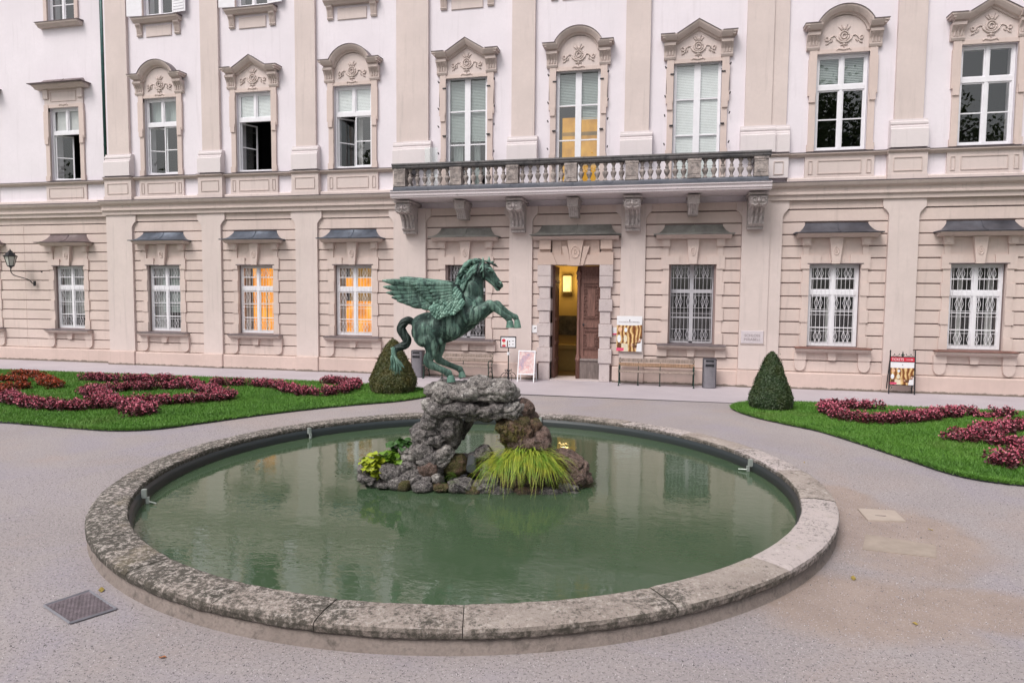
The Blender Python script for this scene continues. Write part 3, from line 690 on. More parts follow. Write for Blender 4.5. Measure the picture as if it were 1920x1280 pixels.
for k in WX:
    L = (WX[k], 0, 0); wn = link('window', SFR, palace, L); panes(wn, .65, SZ0, SZ1, 14.9); s = link('window_sill', ss, palace, L); link('sill_flashing', sf, s); [link('sill_bracket', q, s) for q in SBR]; link('parapet_panel', SPN, palace, L); link('window_surround', SSU, palace, L)
    if k in (1, 2):
        link('shutter', SHUT, wn, (-.68, -.20, 0), (0, 0, PI + .12)); link('shutter', SHUT, wn, (.68, -.20, 0), (0, 0, -.12))
for k in WREC:
    L = (WREC[k], YR, .2); wn = link('window', SFR, palace, L); panes(wn, .65, SZ0, SZ1, 14.9); s = link('window_sill', ss, palace, (WREC[k], YR, .36)); link('sill_flashing', sf, s); link('window_surround', SSU, palace, (WREC[k], YR, .2))

# ---- doorway
J = MB; zz = [0, .62, 1.10, 1.50, 1.93, 2.35, 2.75, 3.15, 3.52, 3.885]
for s, x_in, x_out in ((-1, -3.77, -4.20), (1, -2.09, -1.68)):
    for i in range(len(zz) - 1):
        big = i % 2 == 1 or i == 8
        a, b = sorted((x_in - (.0 if not big else s * .03), x_out + (s * .0 if big else -s * .06)))
        MB().cbox(a, b, -.34 if big else -.30, .45, zz[i] + .004, zz[i + 1] - .004, .012).build('jamb_stone', M['jamb'], palace)
DL = plaster('door_lintel_stone', (.60, .46, .40), .08, .1); M['lintel'] = DL
xc = -2.93
def lint(pts, y): return MB().prism(pts, y, .42).build('lintel_stone', M['lintel'], palace)
lint([(-4.20, 3.89), (-3.55, 3.89), (-3.72, 4.30), (-4.20, 4.30)], -.33); lint([(-2.31, 3.89), (-1.68, 3.89), (-1.68, 4.30), (-2.14, 4.30)], -.33)
lint([(-3.545, 3.89), (-3.20, 3.89), (-3.27, 4.22), (-3.685, 4.22)], -.30); lint([(-2.66, 3.89), (-2.315, 3.89), (-2.175, 4.22), (-2.59, 4.22)], -.30)
lint([(-3.195, 3.87), (-3.08, 3.87), (-3.20, 4.50), (-3.40, 4.50)], -.34); lint([(-2.78, 3.87), (-2.665, 3.87), (-2.46, 4.50), (-2.66, 4.50)], -.34)
MB().box(-3.70, -2.16, -.215, -.10, 3.90, 4.70).build('lintel_stone', M['lintel'], palace)
lint([(-3.075, 3.86), (-2.785, 3.86), (-2.66, 4.70), (-3.20, 4.70)], -.38)
MB().box(-3.72, -3.41, -.24, -.13, 4.225, 4.70).build('lintel_stone', M['lintel'], palace); MB().box(-2.45, -2.14, -.24, -.13, 4.225, 4.70).build('lintel_stone', M['lintel'], palace)
for s in (-1, 1):
    x0 = xc + s * 1.02
    MB().box(x0 - .19, x0 + .19, -.36, -.13, 4.40, 4.70).build('lintel_stone', M['lintel'], palace); MB().box(x0 - .17, x0 + .17, -.26, -.13, 4.302, 4.398).build('lintel_stone', M['lintel'], palace)
m = MB()
m.tube([(xc + .14 * math.cos(2 * PI * i / 18), -.385, 4.30 + .19 * math.sin(2 * PI * i / 18)) for i in range(19)], .018, 5); m.tube([(xc + .045 * math.cos(2 * PI * i / 12), -.385, 4.32 + .07 * math.sin(2 * PI * i / 12)) for i in range(13)], .016, 5)
m.build('cartouche', M['lintel'], palace, smooth=True)
hd = hood_mesh(1.50, 4.88, 5.24).build('window_hood', M['green_sheet'], palace, (xc, 0, 0), smooth=True); hood_mold(1.42).build('hood_moulding', M['mold'], hd)
# door leaf (right one closed) carved wood, left one swung inwards
def wood(name, col, bump=.3):
    t = NT(name); n = t.noise(3, 5, .6, (9, 9, 1.0)); n2 = t.noise(26, 4, .6)
    c = t.mix(t.rng(n, .3, .7), dk(col, .6), dk(col, 1.3)); c = t.mix(t.rng(n2, .5, .75, 0, .5), c, dk(col, .45)); t.bump(t.math('ADD', n, n2), bump, .01); return t.set(c, .6)
M['door'] = wood('door_wood', (.20, .10, .08)); M['door_low'] = wood('door_kick_wood', (.19, .15, .14))
leaf = MB(); x0, x1 = -2.90, -2.10; y = .22
leaf.box(x0, x1, y, y + .10, .62, 3.86)
for bx in ((x0 + .16, x1 - .02, .70, .82), (x0 + .16, x1 - .02, 1.78, 1.98), (x0 + .16, x1 - .02, 3.28, 3.44), (x0 + .16, x1 - .02, 3.72, 3.84)): leaf.box(bx[0], bx[1], y - .04, y, bx[2], bx[3])
leaf.box(x0 + .16, x0 + .22, y - .03, y, .82, 3.72); leaf.box(x1 - .06, x1 - .02, y - .03, y, .82, 3.72)
for z0, z1 in ((1.0, 1.7), (2.05, 3.2), (3.48, 3.68)):
    leaf.box(x0 + .33, x1 - .20, y - .025, y, z0 + .12 if z1 - z0 > .4 else z0 + .05, z1 - .12 if z1 - z0 > .4 else z1 - .05)
door = leaf.build('door', M['door'], palace)
cv = MB()
def scroll(cx, cz, r, s):
    cv.tube([(cx + s * r * (1 - i / 12) * math.cos(i * .62), y - .03, cz + r * (1 - i / 12) * math.sin(i * .62)) for i in range(11)], [.016 - .001 * i for i in range(11)], 5)
for z0, z1 in ((1.0, 1.7), (2.05, 3.22)):
    n = int((z1 - z0) / .13)
    for i in range(n + 1):
        z = z0 + .05 + (z1 - z0 - .1) * i / n
        scroll(x0 + .275, z, .055, 1 if i % 2 else -1); scroll(x1 - .13, z, .055, -1 if i % 2 else 1)
    for i in range(4):
        for z in (z0 + .05, z1 - .05): scroll(x0 + .36 + i * .075, z, .045, 1 if i < 2 else -1)
for i in range(5): scroll(x0 + .3 + i * .09, 3.56, .05, 1 if i % 2 else -1)
cv.build('carving', M['door'], door, smooth=True)['kind'] = 'stuff'
MB().box(x0 + .10, x1, y - .06, y + .1, .02, .62).xprism([(y - .06, .62), (y - .10, .66), (y - .07, .72), (y - .0, .74), (y, .62)], x0 + .1, x1).build('kick_board', M['door_low'], door)
cl = MB(); cl.lathe([(.075, .02), (.075, .62), (.10, .64), (.10, .72), (.07, .75), (.085, .80), (.05, .88), (.05, 3.0), (.045, 3.2), (.07, 3.28), (.05, 3.34), (.085, 3.44), (.085, 3.50), (.06, 3.52), (.095, 3.60), (.095, 3.68), (.06, 3.72), (.05, 3.84)], (x0 + .04, y - .03), 12)
cl.build('door_column', M['door'], door, smooth=True)
MB().box(x0 + .19, x0 + .23, y - .07, y - .04, 1.84, 1.93).tube([(x0 + .21, y - .07, 1.9), (x0 + .21, y - .10, 1.9), (x0 + .30, y - .10, 1.89)], .012, 6).build('door_handle', M['iron'], door)
lf = MB(); lf.box(-3.76, -3.66, .12, 1.0, .02, 3.86)
for z in (.6, 1.2, 2.0, 3.3): lf.box(-3.66, -3.63, .2, .95, z, z + .1)
lf.build('door', M['door'], palace)
MB().box(-3.78, -2.08, -.30, .9, -.05, .03).build('threshold', M['jamb'], palace)
# the hall behind the open leaf
M['hall'] = plaster('hall_plaster', (.42, .31, .11), .15); M['hall_floor'] = flat('hall_floor', (.16, .11, .055), .35, var=.2)
hl = MB(); hx0, hx1, hy, hz = -4.85, -1.05, 3.15, 4.6
hl.add([(hx0, .46, -.02), (hx1, .46, -.02), (hx1, hy, -.02), (hx0, hy, -.02), (hx0, .46, hz), (hx1, .46, hz), (hx1, hy, hz), (hx0, hy, hz)], [(2, 3, 7, 6), (3, 0, 4, 7), (1, 2, 6, 5), (4, 5, 6, 7)])
hl.build('hall_wall', M['hall'], palace)
MB().add([(hx0, .46, .012), (hx1, .46, .012), (hx1, hy, .012), (hx0, hy, .012)], [(0, 1, 2, 3)]).build('hall_floor', M['hall_floor'], palace)
MB().box(-4.7, -2.2, 2.6, 3.12, .85, 1.0).box(-4.6, -2.3, 2.7, 3.1, .02, .85).build('hall_counter', M['hall'], palace)
M['hall_pic'] = flat('hall_picture', (.05, .045, .03), .6, var=.8, scale=5)
MB().box(-4.28, -3.3, 3.08, 3.12, 1.35, 2.1).build('hall_picture', M['hall_pic'], palace)
M['lamp_glow'] = lit('lamp_glow', [(.3, (1.0, .62, .15)), (.7, (1.0, .78, .32))], 1.3)

# ---- balcony
balc = link('balcony', MB().xprism([(-.11, 6.045), (-1.44, 6.045), (-1.47, 6.055), (-1.47, 6.10), (-1.505, 6.115), (-1.505, 6.205), (-1.55, 6.225), (-1.55, 6.262), (-.11, 6.262)], -9.0, 3.0).mesh('balcony', M['slab']), palace)
MB().box(-8.97, 2.97, -1.56, -.11, 6.265, 6.295).build('balcony_flashing', M['balcony_dark'], balc)
MB().xprism([(-1.50, 6.297), (-1.50, 6.36), (-1.46, 6.42), (-1.16, 6.42), (-1.16, 6.297)], -8.90, 2.90).build('balustrade_plinth', M['balcony_dark'], balc)
MB().xprism([(-1.48, 7.00), (-1.52, 7.04), (-1.52, 7.09), (-1.56, 7.11), (-1.56, 7.155), (-1.12, 7.17), (-1.12, 7.11), (-1.17, 7.04), (-1.18, 7.00)], -8.93, 2.95).build('balustrade_rail', M['balcony_rail'], balc)
PX = [-8.68, -6.74, -4.85, -2.97, -1.08, .78, 2.69]
ped = MB().box(-.19, .19, -1.475, -1.165, 6.421, 6.999).box(-.205, .205, -1.49, -1.15, 6.423, 6.50).box(-.205, .205, -1.49, -1.15, 6.93, 6.998)
for bx in ((-.13, .13, 6.55, 6.57), (-.13, .13, 6.87, 6.89), (-.13, -.11, 6.57, 6.87), (.11, .13, 6.57, 6.87)): ped.box(bx[0], bx[1], -1.487, -1.474, bx[2], bx[3])
PEDM = ped.mesh('balustrade_pedestal', M['balcony'])
BALP = [(.07, 6.421), (.07, 6.47), (.045, 6.49), (.038, 6.52), (.05, 6.56), (.085, 6.64), (.092, 6.68), (.088, 6.71), (.05, 6.74), (.045, 6.77), (.062, 6.785), (.062, 6.80), (.042, 6.83), (.036, 6.88), (.05, 6.92), (.07, 6.94), (.07, 6.999)]
BAL = MB().lathe(BALP, (0, 0), 14).mesh('baluster', M['balcony'], True)
for x in PX: link('balustrade_pedestal', PEDM, balc, (x, 0, 0))
for i in range(6):
    a, b = PX[i] + .19, PX[i + 1] - .19; n = 6
    for j in range(n): link('baluster', BAL, balc, (a + (b - a) * (j + .5) / n, -1.32, 0))
for x in (-8.72, 2.72):                                    # short side returns
    MB().xprism([(-1.15, 7.0), (-.11, 7.0), (-.11, 7.15), (-1.15, 7.15)], x - .17, x + .17).build('balustrade_rail', M['balcony_rail'], balc)
    MB().box(x - .17, x + .17, -1.15, -.11, 6.297, 6.42).build('balustrade_plinth', M['balcony_dark'], balc)
    for j in range(4): link('baluster', BAL, balc, (x, -1.0 + j * .22, 0))
MB().add([(-8.0, -.9, 6.3), (-7.55, -.9, 6.3), (-7.55, -.9, 7.78), (-8.0, -.9, 7.78), (-8.0, -.89, 6.3), (-7.55, -.89, 6.3), (-7.55, -.89, 7.78), (-8.0, -.89, 7.78)], [(0, 1, 2, 3), (5, 4, 7, 6), (3, 2, 6, 7), (1, 5, 6, 2), (4, 0, 3, 7)]).build('glass_screen', M['glass'], balc)
def big_console():
    m = MB()
    P = [(-.12, 6.0), (-1.22, 6.0), (-1.22, 5.93), (-1.14, 5.92), (-1.20, 5.85), (-1.22, 5.75), (-1.17, 5.64), (-1.06, 5.59), (-.92, 5.60), (-.80, 5.56), (-.72, 5.46), (-.66, 5.32), (-.62, 5.20), (-.64, 5.12), (-.58, 5.06), (-.50, 5.05), (-.50, 4.96), (-.12, 4.96)]
    m.xprism(P[:3] + [(-.12, 5.93)], -.29, .29)
    m.xprism([(-.12, 5.929)] + P[3:], -.235, .235)
    for q in (-.13, 0, .13): m.tube([(q, -.95, 5.60), (q, -.76, 5.48), (q, -.68, 5.30), (q, -.645, 5.14), (q, -.52, 5.06)], [.02, .045, .05, .04, .03], 6)
    for s in (-1, 1):
        m.tube([(s * .24, -1.04 + .17 * (1 - i / 16) * math.cos(i * .7), 5.76 + .17 * (1 - i / 16) * math.sin(i * .7)) for i in range(14)], [.03] * 14, 5)
        m.tube([(s * .12 + s * .09 * (1 - i / 12) * math.cos(i * .7), -1.225, 5.77 + .10 * (1 - i / 12) * math.sin(i * .7)) for i in range(11)], .02, 5)
        m.tube([(s * .02, -1.2, 5.66), (s * .10, -1.18, 5.62), (s * .20, -1.19, 5.66)], .02, 5)
    m.tube([(0, -1.22, 5.86), (0, -1.245, 5.74), (0, -1.15, 5.61)], [.03, .05, .02], 6)
    for q in (-.15, -.05, .05, .15): m.box(q - .035, q + .035, -.53, -.5, 4.965, 5.04)
    return m
BC = big_console().mesh('console', M['console'], False)
for x in (-8.70, -4.85, -1.06, 2.68): link('console', BC, balc, (x, 0, 0))
smc = MB(); smc.xprism([(-.12, 5.99), (-1.05, 5.99), (-1.05, 5.95), (-.12, 5.95)], -.21, .21); smc.xprism([(-.12, 5.949), (-1.02, 5.949), (-.98, 5.72), (-.12, 5.72)], -.175, .175)
smc.xprism([(-.12, 5.719), (-.95, 5.719), (-.80, 5.60), (-.70, 5.42), (-.12, 5.42)], -.15, .15)
for q in (-.1, -.035, .035, .1): smc.tube([(q, -.93, 5.70), (q, -.81, 5.6), (q, -.71, 5.43)], .02, 5)
SCN = smc.mesh('console', M['console'])
for x in (-6.76, -2.96, .80): link('console', SCN, balc, (x, 0, 0))

# ------------------------------------------------------------------ lamps, pipes, plaques on the wall
M['lamp_glass'] = flat('lamp_glass', (.55, .55, .52), .3, var=.05)
hlamp = thing('hall_lamp', 'glowing box shaped wall lamp inside the open doorway', 'lamp', (-3.66, 3.10, 3.02))
MB().cbox(-.155, .155, -.18, 0, 0, .60, .01).build('lamp_shade', M['lamp_glow'], hlamp)
m = MB()
for x in (-.165, .145): m.box(x, x + .02, -.195, -.182, -.02, .62)
for z in (-.02, .602): m.box(-.165, .165, -.20, 0, z, z + .018)
m.build('lamp_frame', M['iron'], hlamp)
pl = bpy.data.lights.new('lamp_light', 'POINT'); pl.energy = 48; pl.color = (1.0, .66, .25); pl.shadow_soft_size = .2; po = link('lamp_light', pl, hlamp, (0, -.55, .4))
lx, ly = -25.9, -.45
wl = thing('wall_lantern', 'black iron wall lantern on a curved arm at the left', 'wall lamp', (lx, ly, .75)); wl.scale = (.82, .82, .82)
m = MB(); m.lathe([(.30, 4.27), (.31, 4.30), (.21, 4.36), (.19, 4.44), (.10, 4.50), (.10, 4.53), (.03, 4.58), (.03, 4.60), (.004, 4.66)], n=6); m.build('lantern_cap', M['iron'], wl)
MB().lathe([(.13, 3.82), (.245, 4.268)], n=6).build('lantern_glass', M['lamp_glass'], wl)
m = MB()
for i in range(6): a = PI / 3 * i; m.tube([(.14 * math.cos(a), .14 * math.sin(a), 3.80), (.262 * math.cos(a), .262 * math.sin(a), 4.27)], .014, 5)
m.lathe([(.03, 3.68), (.05, 3.74), (.15, 3.79), (.15, 3.83)], n=6); m.build('lantern_frame', M['iron'], wl)
MB().tube([tuple(p) for p in crom([(0, 0, 3.70), (0, 0, 3.52), (.08, .08, 3.36), (.30, .25, 3.26), (.55, .45, 3.14), (.64, .56, 2.98), (.64, .66, 2.94)], 4)], .022, 7).build('arm', M['iron'], wl, smooth=True)
MB().box(.58, .70, .66, .71, 2.84, 3.08).build('wall_plate', M['iron'], wl)
MB().tube([(0, 0, 3.55), (1.1, .68, 3.55)], .01, 5).tube([(.45, .28, 3.53), (.45, .28, 3.57)], .025, 5).tube([(1.08, .66, 3.55), (1.1, .72, 3.55)], .03, 5).build('stay_rod', M['iron'], wl)
dp = thing('drainpipe', 'dark green drainpipe running down the inner corner of the facade', 'drainpipe', (-21.46, 0, 0))
MB().tube([(-.10, -.02, 17.2), (-.08, -.02, 7.36)], .092, 10).build('pipe', M['pipe'], dp, smooth=True)
MB().tube([(-.06, -.04, 6.40), (-.06, -.04, 7.36)], .035, 8).build('pipe', M['pipe'], dp, smooth=True); MB().tube([(-.02, -.10, .5), (-.02, -.10, 5.84)], .03, 8).build('pipe', M['pipe'], dp, smooth=True)
for z in (8.6, 11.4, 14.2): MB().lathe([(.09, z), (.09, z + .05)], (-.09, -.02), 10).build('clamp', M['pipe'], dp)

def text(body, size, parent, loc, mat, align='CENTER', name='lettering', extr=.001, sx=1.0):
    c = bpy.data.curves.new(name, 'FONT'); c.body = body; c.size = size; c.align_x = align; c.extrude = extr; c.materials.append(mat)
    o = bpy.data.objects.new(name, c); COL.objects.link(o); o.parent = parent; o.location = loc; o.rotation_euler = (PI / 2, 0, 0); o.scale = (sx, 1, 1); return o
M['ink'] = flat('dark_ink', (.06, .05, .06), .7); M['engrave'] = flat('engraved_letters', (.22, .17, .18), .8); M['red'] = flat('red_print', (.62, .03, .06), .5, var=.05); M['white_print'] = flat('white_print', (.80, .80, .83), .5, var=.03)
M['plaque'] = flat('plaque_stone', (.60, .54, .57), .6, var=.05)
pq = thing('stone_plaque', 'pale stone plaque reading SCHLOSS MIRABELL on the pilaster', 'plaque', (2.72, -.315, 1.60))
MB().cbox(-.335, .335, -.035, 0, -.20, .20, .012).build('plate', M['plaque'], pq); MB().box(-.36, .36, -.022, 0, -.225, -.201).build('plate_edge', M['mold'], pq)
text('SCHLOSS', .115, pq, (0, -.037, .015), M['engrave']); text('MIRABELL', .115, pq, (0, -.037, -.11), M['engrave'])
def golden():
    t = NT('concert_print'); wv = t.n('ShaderNodeTexWave'); wv.wave_type = 'BANDS'; wv.bands_direction = 'X'; wv.inputs['Scale'].default_value = 2.6; wv.inputs['Distortion'].default_value = 7.0; wv.inputs['Detail'].default_value = 3
    t.l(t.pos(), wv.inputs['Vector']); c = t.ramp(wv.outputs['Fac'], [(.1, (.16, .05, .015)), (.5, (.45, .22, .06)), (.9, (.80, .58, .28))]); n = t.noise(7, 3, .6); c = t.mix(t.rng(n, .45, .7, 0, .6), c, (.25, .09, .03)); return t.set(c, .4)
M['gold'] = golden(); M['skin'] = flat('skin_print', (.62, .38, .28), .5); M['brown_print'] = flat('brown_print', (.12, .05, .02), .5); M['cream'] = flat('cream_print', (.74, .66, .50), .5); M['peach'] = flat('peach_print', (.80, .50, .33), .5); M['sky_print'] = flat('pale_print', (.78, .82, .88), .5); M['pinkred'] = flat('pinkred_print', (.72, .08, .18), .5)
def ell(cx, cz, a, b, n=16): return [(cx + a * math.cos(2 * PI * i / n), cz + b * math.sin(2 * PI * i / n)) for i in range(n)]
def concert(parent, w, h, y):
    """the concert poster's picture, w x h, its lower left corner at the parent's origin"""
    def pr(pts, mat, k): return MB().prism(pts, y - .0012 * k, y).build('poster_print', M[mat], parent)
    S = lambda L: [(x * w, z * h) for x, z in L]
    pr(S([(0, 0), (1, 0), (1, .755), (.75, .74), (.5, .735), (0, .74)]), 'gold', 1)
    pr(S(ell(.13, .62, .075, .075)), 'peach', 2); pr(S(ell(.36, .61, .06, .065)), 'sky_print', 2); pr(S(ell(.10, .36, .075, .11)), 'sky_print', 2); pr(S(ell(.35, .36, .07, .11)), 'cream', 2)
    pr(S([(.2, 0), (.46, 0), (.44, .22), (.2, .23)]), 'cream', 2); pr(S([(.02, .10), (.18, .10), (.19, .22), (.05, .24)]), 'brown_print', 3)
    pr(S([(0, .012), (.29, .012), (.29, .10), (0, .10)]), 'pinkred', 3)
    pr(S([(.78, .0), (1, .0), (1, .37), (.9, .36), (.84, .26), (.80, .18)]), 'white_print', 3); pr(S([(.55, .19), (.60, .17), (.76, .06), (.80, .10), (.62, .22)]), 'skin', 4); pr(S(ell(.72, .15, .09, .05)), 'brown_print', 5)
    pr(S([(.62, .22), (.96, .29), (.95, .25), (.64, .20)]), 'brown_print', 4); pr(S([(.82, .28), (.98, .38), (.97, .30), (.86, .25)]), 'skin', 4); pr(S(ell(.96, .40, .05, .05)), 'brown_print', 5)
    pr(S([(.50, .90), (.49, .87), (.51, .85), (.53, .87), (.525, .90)]), 'ink', 2)
ps = thing('wall_poster', 'big concert poster with golden hall and violin player on wall by the door', 'poster', (-1.52, -.33, 1.05))
MB().cbox(0, .82, -.03, .0, 0, 1.16, .004).build('poster_board', M['white_print'], ps)
concert(ps, .82, 1.16, -.031); text('SCHLOSSKONZERTE', .052, ps, (.30, -.0325, .945), M['engrave'], extr=.0005); text('MIRABELL', .052, ps, (.64, -.0325, .945), M['ink'], extr=.0005)
tp = thing('house_sign', 'small white square sign on the wall left of the door', 'sign', (-4.33, -.19, 1.72))
MB().cbox(-.11, .11, -.02, 0, -.13, .13, .004).build('plate', M['white_print'], tp); MB().prism([(0, .0), (.07, .02), (.08, .06), (.02, .04)], -.023, -.02).build('sign_mark', M['ink'], tp)
tp = thing('house_sign', 'small white sign with red strip tucked beside the wall poster', 'sign', (-1.58, -.19, 1.70))
MB().cbox(-.09, .06, -.02, 0, -.13, .12, .004).build('plate', M['white_print'], tp); MB().box(-.085, .055, -.023, -.02, -.12, -.07).build('sign_mark', M['pinkred'], tp)


# ------------------------------------------------------------------ trees across the garden (seen mirrored in the upper windows)
M['bark'] = flat('bark', (.10, .075, .055), .9, var=.3)
def treeleaf():
    t = NT('tree_leaf'); n = t.noise(.9, 3, .6); n2 = t.noise(14, 2, .6); c = t.mix(t.rng(n, .3, .7), (.055, .095, .022), (.105, .155, .042)); return t.set(t.mix(t.rng(n2, .4, .7, 0, .5), c, (.12, .17, .05)), .6)
M['tree_leaf'] = treeleaf()
def garden_tree(x, y, h, r, label):
    tr = thing('tree', label, 'tree', (x, y, 0), 0, 'trees across the garden'); m = MB(); m.tube([(0, 0, -.2), (.1, 0, h * .3), (-.1, .1, h * .6), (0, 0, h * .9)], [.38, .30, .2, .06], 10)
    for k in range(9):
        a = k * 2.4; z = h * (.34 + .055 * k); L = r * random.uniform(.6, .95); m.tube([(0, 0, z), (L * .5 * math.cos(a), L * .5 * math.sin(a), z + L * .25), (L * math.cos(a), L * math.sin(a), z + L * .55)], [.13, .08, .03], 6)
    m.build('trunk', M['bark'], tr)
    cl = rng.normal(size=(46, 3)); cl /= np.linalg.norm(cl, axis=1)[:, None]; cl = cl * np.array([r, r, h * .36]) * (rng.uniform(.25, 1, 46) ** .5)[:, None] + np.array([0, 0, h * .62])
    n = 15000; C = cl[rng.integers(0, 46, n)] + rng.normal(0, r * .19, (n, 3)); V, Fq = quads(C, .36); o = link('crown', np_mesh('crown', V, Fq, M['tree_leaf']), tr); o['kind'] = 'stuff'
def quads(C, size, asp=.7):
    n = len(C); d = rng.normal(size=(n, 3)); d[:, 2] = np.abs(d[:, 2]) * .6; d /= np.linalg.norm(d, axis=1)[:, None]
    r = rng.normal(size=(n, 3)); q = np.cross(d, r); q /= np.linalg.norm(q, axis=1)[:, None]
    L = d * (size * rng.uniform(.6, 1.3, n))[:, None]; W = q * (size * asp * .5 * rng.uniform(.7, 1.2, n))[:, None]
    return np.stack([C - L * .5, C + W - L * .05, C + L * .5, C - W - L * .05], 1).reshape(-1, 3), np.arange(n * 4).reshape(-1, 4)
for x, y, h, r, lab in ((-33, -37, 15, 5, 'broad leafy tree across the garden mirrored in the leftmost upper window'), (-24, -33, 16.5, 4.5, 'leafy tree mirrored in the open upper window left of the balcony'), (-13, -40, 15, 5, 'leafy tree across the garden mirrored between the left upper windows'), (-4, -44, 16, 4.6, 'slim leafy tree far across the garden mirrored in the middle windows'), (10, -32, 19, 5.2, 'tall dark tree mirrored in the upper window right of the balcony'), (19, -34, 18, 5, 'leafy tree mirrored low in the upper window at the right edge'), (28, -38, 17, 5, 'leafy tree farthest right across the garden behind the steps')): garden_tree(x, y, h, r, lab)

# ------------------------------------------------------------------ ground
def gravel():
    t = NT('gravel'); P = t.pos()
    n1 = t.noise(.35, 4, .6); n2 = t.noise(33, 5, .85); n3 = t.noise(47, 4, .8); n4 = t.noise(17, 4, .6)
    c = t.mix(t.rng(n1, .3, .7), (.297, .266, .272), (.372, .333, .334))
    h = t.noise(.55, 3, .55, (1, 1, 1), .8); c = t.mix(t.rng(h, .52, .66, 0, .55), c, (.31, .285, .345)); c = t.mix(t.rng(h, .46, .34, 0, .5), c, (.375, .30, .27)); c = t.mix(t.rng(n4, .35, .7, 0, .35), c, (.46, .39, .39))
    # sandy damp patches right of the basin, where finer sand has been washed out
    def blob(cx, cy, rx, ry, k=1.2):
        sx = t.n('ShaderNodeSeparateXYZ'); t.l(P, sx.inputs[0])
        wob = t.noise(.9, 4, .6); dx = t.math('DIVIDE', t.math('SUBTRACT', sx.outputs[0], cx), rx); dy = t.math('DIVIDE', t.math('SUBTRACT', sx.outputs[1], cy), ry)
        d = t.math('SQRT', t.math('ADD', t.math('MULTIPLY', dx, dx), t.math('MULTIPLY', dy, dy)))
        return t.rng(t.math('ADD', d, t.math('MULTIPLY', t.math('SUBTRACT', wob, .5), k)), .75, 1.15, 1, 0)
    b = t.math('MAXIMUM', blob(2.75, -13.9, 1.0, 1.3), t.math('MAXIMUM', blob(1.7, -16.1, 1.15, .75), blob(3.2, -16.0, 1.5, .5)))
    b = t.math('MAXIMUM', b, blob(2.5, -12.4, .5, .7))
    c = t.mix(t.math('MULTIPLY', b, .78), c, t.mix(t.rng(t.noise(2.5, 5, .7), .35, .65), (.30, .225, .185), (.385, .295, .25)))
    sp = t.math('MULTIPLY', t.rng(n2, .54, .61, 0, 1.), t.math('SUBTRACT', 1, t.math('MULTIPLY', b, .8)))
    c = t.mix(sp, c, (.13, .11, .12)); c = t.mix(t.rng(n3, .57, .66, 0, .7), c, (.62, .56, .58))
    t.bump(t.math('ADD', n2, n3), .35, .008)
    return t.set(c, t.rng(b, 0, 1, .85, .6))
M['gravel'] = gravel()
N = 128; m = MB(); rr = [4.93, 5.6, 7, 10, 16, 30, 60, 130]
rows = [[(PC.x + r * math.cos(2 * PI * i / N), PC.y + r * math.sin(2 * PI * i / N), 0) for i in range(N + 1)] for r in rr]
m.grid(rows[::-1]); tag(m.build('ground', M['gravel']), kind='structure')
def paving():
    t = NT('pavement'); n1 = t.noise(.5, 5, .6); n2 = t.noise(24, 4, .6); n3 = t.noise(60, 2, .6); c = t.mix(t.rng(n1, .3, .7), (.42, .375, .41), (.50, .45, .48)); c = t.mix(t.rng(n2, .55, .7, 0, .4), c, (.27, .24, .26)); c = t.mix(t.rng(n3, .6, .7, 0, .3), c, (.6, .56, .6)); t.bump(n2, .2, .01); return t.set(c, .8)
M['pavement'] = paving()
m = MB(); m.grid([[(x, -3.95, .004) for x in (-60, -20, -8, 3, 40)], [(x, -.1, .004) for x in (-60, -20, -8, 3, 40)]]); tag(m.build('pavement', M['pavement']), kind='structure')
ch = MB(); ch.add([(-7, -4.02, .006), (2.6, -3.90, .006), (2.6, -3.84, .006), (-7, -3.96, .006)], [(0, 1, 2, 3)]); ch.box(-7, 2.6, -3.90, -3.86, -.05, .012)
tag(ch.build('drain_channel', flat('channel_slot', (.05, .05, .055), .7)), kind='structure')

# lawns
LAWN_L = [(-34, -3.3), (-22, -3.25), (-15.8, -3.1), (-10.9, -3.05), (-8.6, -3.25), (-7.2, -3.75), (-6.55, -4.4), (-6.42, -5.2), (-6.85, -6.15), (-7.62, -6.95), (-8.45, -7.95), (-9.1, -8.95), (-9.7, -10.1), (-10.2, -10.95), (-10.9, -11.28), (-11.9, -11.28), (-13.2, -11.2), (-15, -11.2), (-34, -11.6)]
LAWN_R = [(18, -3.5), (9, -3.45), (6.4, -3.50), (4.4, -3.38), (3.2, -3.45), (2.3, -3.85), (1.85, -4.45), (1.78, -5.1), (2.14, -6.05), (2.73, -6.85), (3.27, -7.5), (3.76, -8.6), (4.22, -9.8), (4.5, -10.55), (4.85, -11.0), (5.5, -11.2), (7, -11.3), (18, -11.4)]
def lawn_mat():
    t = NT('lawn'); n1 = t.noise(.5, 4, .6); n2 = t.noise(30, 4, .7); c = t.mix(t.rng(n1, .3, .7), (.062, .175, .02), (.092, .225, .03)); c = t.mix(t.rng(n2, .45, .7, 0, .6), c, (.022, .07, .010)); t.bump(n2, .6, .03); return t.set(c, .8)
def blade_mat():
    t = NT('grass_blade'); n1 = t.noise(1.3, 4, .6); n2 = t.noise(50, 2, .5); n0 = t.noise(.45, 4, .65); c = t.mix(t.rng(n1, .3, .7), (.075, .21, .02), (.125, .285, .036)); c = t.mix(t.rng(n2, .5, .75, 0, .7), c, (.13, .24, .045)); c = t.mix(t.rng(n0, .52, .68, 0, .55), c, (.15, .22, .05)); c = t.mix(t.rng(n0, .46, .34, 0, .5), c, (.040, .12, .014)); return t.set(c, .6)
M['lawn'] = lawn_mat(); M['blade'] = blade_mat(); M['edging'] = flat('edging', (.022, .026, .028), .7)
def smooth_poly(P): return [tuple(p) for p in crom(P, 5)]
